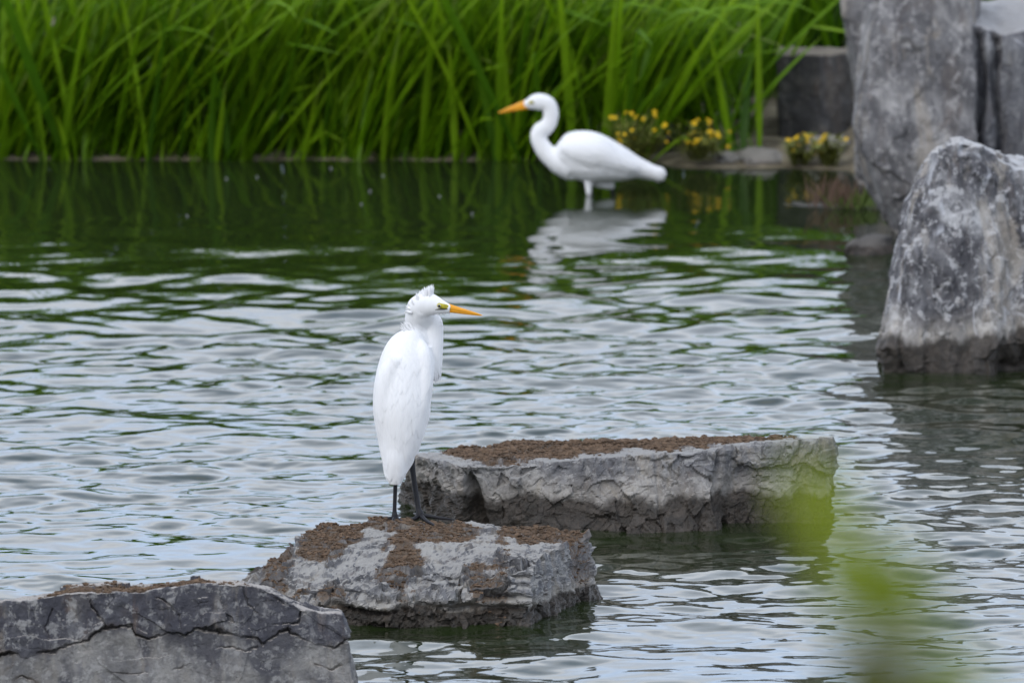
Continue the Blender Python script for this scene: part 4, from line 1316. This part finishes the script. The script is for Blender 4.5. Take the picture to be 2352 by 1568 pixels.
def reed_bed(n):
    VV, FF, HH = [], [], []
    off = 0
    for k in range(n):
        xd = rr.uniform(-900, 2900)
        if 1330 < xd < 1760 and rr.random() < .45: continue
        x = (xd - 1176) * SHORE / FOC
        sy = SHORE if xd < 1500 else SHORE + 0.35
        y = sy + 0.22 + 2.3 * rr.random() ** 1.3
        if 1740 < xd < 2700 and y < SHORE + 1.5: y = SHORE + 1.5 + rr.random() * 1.6
        z = 0.015 + 0.05 * (y - SHORE)
        ln, wd, lean, bend, az, kink, hue = blade_params(False, xd)
        V, F = blade(ln, wd, lean, bend * .8, az, kink, 8)
        VV.append(V + np.array([x, y, z - .02])); FF.append(F + off)
        h = min(hue, .7) - .24  # back blades darkened: shade of the gaps between reeds put into their colour
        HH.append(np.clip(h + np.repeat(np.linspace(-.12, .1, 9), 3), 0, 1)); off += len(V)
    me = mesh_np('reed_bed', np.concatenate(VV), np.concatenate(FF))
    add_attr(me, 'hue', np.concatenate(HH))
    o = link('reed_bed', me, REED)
    tag(o, 'dense green mass of reeds filling the bank behind the front plants', 'reeds', kind='stuff')
reed_bed(3000)

# ------------------------------------------------------------------ yellow flowers on the shore
STEM = plain('olive_stem', (0.12, 0.13, 0.03), 0.7, 0.4, 30)
OLIVE = plain('olive_leaf', (0.17, 0.185, 0.03), 0.6, 0.4, 25)
YEL = plain('yellow_petals', (0.72, 0.47, 0.008), 0.6, 0.3, 40)
def blossom_mesh(k):
    r = random.Random(50 + k)
    V, F = [], []
    for j in range(9):
        a = 6.283 * j / 9 + r.uniform(-.2, .2)
        d = np.array([math.cos(a), math.sin(a), r.uniform(.1, .5)])
        s = np.array([-math.sin(a), math.cos(a), 0])
        n0 = len(V)
        V += [d * .003, d * .009 + s * .005, d * .015 + np.array([0, 0, -.001]), d * .009 - s * .005]
        F += [(n0, n0 + 1, n0 + 2, n0 + 3)]
    n0 = len(V)
    for j in range(6):
        a = 6.283 * j / 6
        V.append(np.array([math.cos(a) * .005, math.sin(a) * .005, .003]))
    V.append(np.array([0, 0, .009]))
    me = bpy.data.meshes.new('blossom')
    me.from_pydata([tuple(v) for v in V], [], F + [(n0 + j, n0 + (j + 1) % 6, n0 + 6) for j in range(6)])
    me.materials.append(YEL)
    return me
BLOSSOM = [blossom_mesh(k) for k in range(4)]

def flower_plant(xd, yd, z, hpx, spread, heads, leaves, label, seed):
    r = random.Random(seed)
    base = at_z(xd, yd, z)
    S = FOC / base[1]
    root = empty('yellow_flower_plant', base)
    tag(root, label, 'flower')
    V, F = [], []
    tips = []
    def tube(a, b, rad):
        a, b = np.array(a), np.array(b)
        n0 = len(V)
        for c, rr_ in ((a, rad), ((a + b) / 2 + np.array([r.gauss(0, .006), r.gauss(0, .006), 0]), rad * .8), (b, rad * .6)):
            for j in range(4):
                V.append(tuple(c + np.array([math.cos(j * 1.571) * rr_, math.sin(j * 1.571) * rr_, 0])))
        for k in range(2):
            for j in range(4):
                F.append((n0 + k * 4 + j, n0 + k * 4 + (j + 1) % 4, n0 + k * 4 + 4 + (j + 1) % 4, n0 + k * 4 + 4 + j))
    for k in range(heads * 2):
        tip = ((r.gauss(0, .62) * spread / S), r.gauss(0, .06), hpx / S * (r.uniform(.25, 1.05)))
        tube((tip[0] * .4, tip[1] * .4, -.01), tip, .0028)
        tips.append(tip)
    me = bpy.data.meshes.new('stems'); me.from_pydata(V, [], F)
    link('stems', me, STEM, root)
    LV, LF = [], []
    for k in range(leaves):
        t = tips[r.randrange(len(tips))]
        q = r.uniform(.05, .95)
        c = np.array([t[0] * (.4 + .6 * q), t[1] * (.4 + .6 * q), t[2] * q])
        a = r.uniform(0, 6.28)
        d = np.array([math.cos(a), math.sin(a), r.uniform(-.1, .7)]) * r.uniform(.02, .05)
        s = np.array([-math.sin(a), math.cos(a), 0]) * r.uniform(.004, .010)
        n0 = len(LV)
        LV += [tuple(c), tuple(c + d * .5 + s), tuple(c + d), tuple(c + d * .5 - s)]
        LF += [(n0, n0 + 1, n0 + 2, n0 + 3)]
    me = bpy.data.meshes.new('foliage'); me.from_pydata(LV, [], LF)
    fo = link('foliage', me, OLIVE, root)
    fo['kind'] = 'stuff'
    for k in range(heads):
        o = link('blossom', BLOSSOM[k % 4], None, root)
        o.location = tips[k]
        s = r.uniform(.55, 1.1)
        o.scale = (s, s, s)
        o.rotation_euler = (r.uniform(.3, 1.1), r.gauss(0, .3), r.gauss(0, .5))
flower_plant(1455, 362, .05, 104, 62, 22, 620, 'olive bushy plant with yellow flowers behind the wading egret back', 1)
flower_plant(1602, 362, .04, 88, 48, 20, 520, 'yellow flower plant between the wading egret tail and the flat stones', 2)
flower_plant(1830, 372, .02, 62, 36, 11, 480, 'yellow flower plant below the dark square block', 3)
flower_plant(1905, 376, .02, 66, 36, 11, 480, 'yellow flower plant against the tall smooth boulder', 4)

# drooping water weed at the boulder foot
def weed():
    base = at_z(1950, 478, 0.0)
    S = FOC / base[1]
    root = empty('water_weed', base)
    tag(root, 'low green and pinkish water weed at the foot of the tall smooth boulder', 'plant')
    r = random.Random(9)
    for name, mat, n, cx, hh in (('green_leaves', plain('weed_green', (0.10, 0.15, 0.03), .6, .3, 30), 160, .02, .09), ('pink_stems', plain('weed_pink', (0.14, 0.09, 0.065), .7, .3, 30), 90, -.06, .16)):
        V, F = [], []
        for k in range(n):
            b = np.array([cx + r.gauss(0, .05), r.gauss(0, .06), 0.0])
            t = b + np.array([r.gauss(0, .03), r.gauss(0, .03), hh * r.uniform(.3, 1)])
            s = np.array([.004, 0, 0])
            n0 = len(V)
            m_ = (b + t) / 2
            V += [tuple(b), tuple(m_ + s), tuple(t), tuple(m_ - s)]
            F.append((n0, n0 + 1, n0 + 2, n0 + 3))
        me = bpy.data.meshes.new(name); me.from_pydata(V, [], F)
        o = link(name, me, mat, root)
        o['kind'] = 'stuff'
weed()

# ------------------------------------------------------------------ white bits afloat near the reeds
FL = plain('white_down', (0.3, 0.3, 0.3), .8, .1, 30)
for k, (xd, yd) in enumerate([(520, 412), (830, 470), (760, 388), (880, 405), (1010, 452), (850, 440), (590, 408), (1340, 516), (1085, 492), (430, 497)]):
    V, F = [], []
    r = random.Random(k)
    for j in range(8):
        a = 6.283 * j / 8
        V.append((math.cos(a) * .006 * r.uniform(.6, 1.1), math.sin(a) * .008 * r.uniform(.6, 1.1), .001))
    V.append((0, 0, .006)); V.append((0, 0, -.004))
    me = bpy.data.meshes.new('floating_down')
    me.from_pydata(V, [], [(j, (j + 1) % 8, 8) for j in range(8)] + [((j + 1) % 8, j, 9) for j in range(8)])
    o = link('floating_down', me, FL)
    p = at_z(xd, yd, 0.0)
    o.location = (p[0], p[1], 0.001)
    tag(o, 'tiny white tuft of down floating on the calm dark water below the reeds', 'feather', 'white down floating near the reeds')

# ------------------------------------------------------------------ sapling on the near bank, far out of focus
def sapling():
    D = 9.8
    lm = leaf_mat('sapling_leaf', [(0.0, (0.11, 0.13, 0.04)), (0.5, (0.20, 0.26, 0.010)), (1.0, (0.32, 0.38, 0.008))], 0.5, 0.4)
    bark = plain('sapling_bark', (0.16, 0.14, 0.07), .8, .3, 40)
    gz = float(ground_h(np.array([.28]), np.array([D]))[0])
    foot = np.array([at_d(2060, 1700, D)[0], D, gz - .03])
    root = empty('sapling', foot)
    tag(root, 'blurred yellow-green leafy sapling rising in front of the pond', 'plant')
    def loc(xd, yd, dy=0): return at_d(xd, yd, D + dy) - foot
    stem = [tuple(np.array([0, 0, 0])), tuple(loc(2050, 1640)), tuple(loc(2020, 1520)), tuple(loc(1985, 1400)), tuple(loc(1930, 1260)), tuple(loc(1885, 1160))]
    rad = [.007, .006, .0055, .004, .003, .001]
    link('stem', tube_mesh('stem', [(*p, r, r) for p, r in zip(stem, rad)], 10), bark, root)
    def leaf(xd, yd, ang, ln, wd, dy, hue, tilt=0.2):
        K = 8
        V, F = [], []
        d = np.array([math.cos(ang), 0.25, math.sin(ang)]); d /= np.linalg.norm(d)
        s = np.cross(d, np.array([0, 1.0, tilt])); s /= np.linalg.norm(s)
        n = np.cross(d, s)
        p0 = loc(xd, yd, dy)
        for k in range(K + 1):
            q = k / K
            w = wd * (math.sin(math.pi * (q * .94 + .04)) ** 0.8) * .5
            c = p0 + d * ln * (q) + n * 0.12 * ln * (q - q * q)
            V += [c - s * w + n * w * .25, c, c + s * w + n * w * .25]
        for k in range(K):
            a = k * 3
            F += [(a, a + 1, a + 4, a + 3), (a + 1, a + 2, a + 5, a + 4)]
        me = mesh_np('leaf', np.array(V), np.array(F))
        add_attr(me, 'hue', np.full(len(V), hue))
        link('leaf', me, lm, root)
    leaf(1912, 1238, R(118), .062, .034, 0, .8)
    leaf(1895, 1200, R(70), .040, .022, .05, .6)
    leaf(1868, 1130, R(95), .030, .012, 0, .6)
    leaf(1950, 1340, R(112), .060, .026, .02, .6)
    leaf(1925, 1290, R(100), .045, .020, -.02, .7)
    leaf(1990, 1440, R(80), .060, .040, .02, .75)
    leaf(1975, 1460, R(62), .075, .060, .05, .45)
    leaf(2000, 1400, R(150), .050, .030, -.05, .5)
    leaf(2020, 1410, R(10), .060, .034, .0, .4)
    leaf(1990, 1350, R(95), .050, .022, .0, .5)
    leaf(2000, 1470, R(250), .055, .040, .0, .1)
    leaf(1985, 1420, R(285), .080, .044, .0, .1)
    leaf(2030, 1540, R(262), .060, .044, .0, .1)
    leaf(2045, 1490, R(300), .070, .040, .0, .1)
    leaf(2010, 1560, R(240), .060, .040, .0, .1)
    leaf(2110, 1610, R(70), .045, .040, .03, .5)
    leaf(2170, 1620, R(50), .045, .040, .03, .5)
    leaf(2060, 1640, R(200), .05, .03, 0, .4)
sapling()
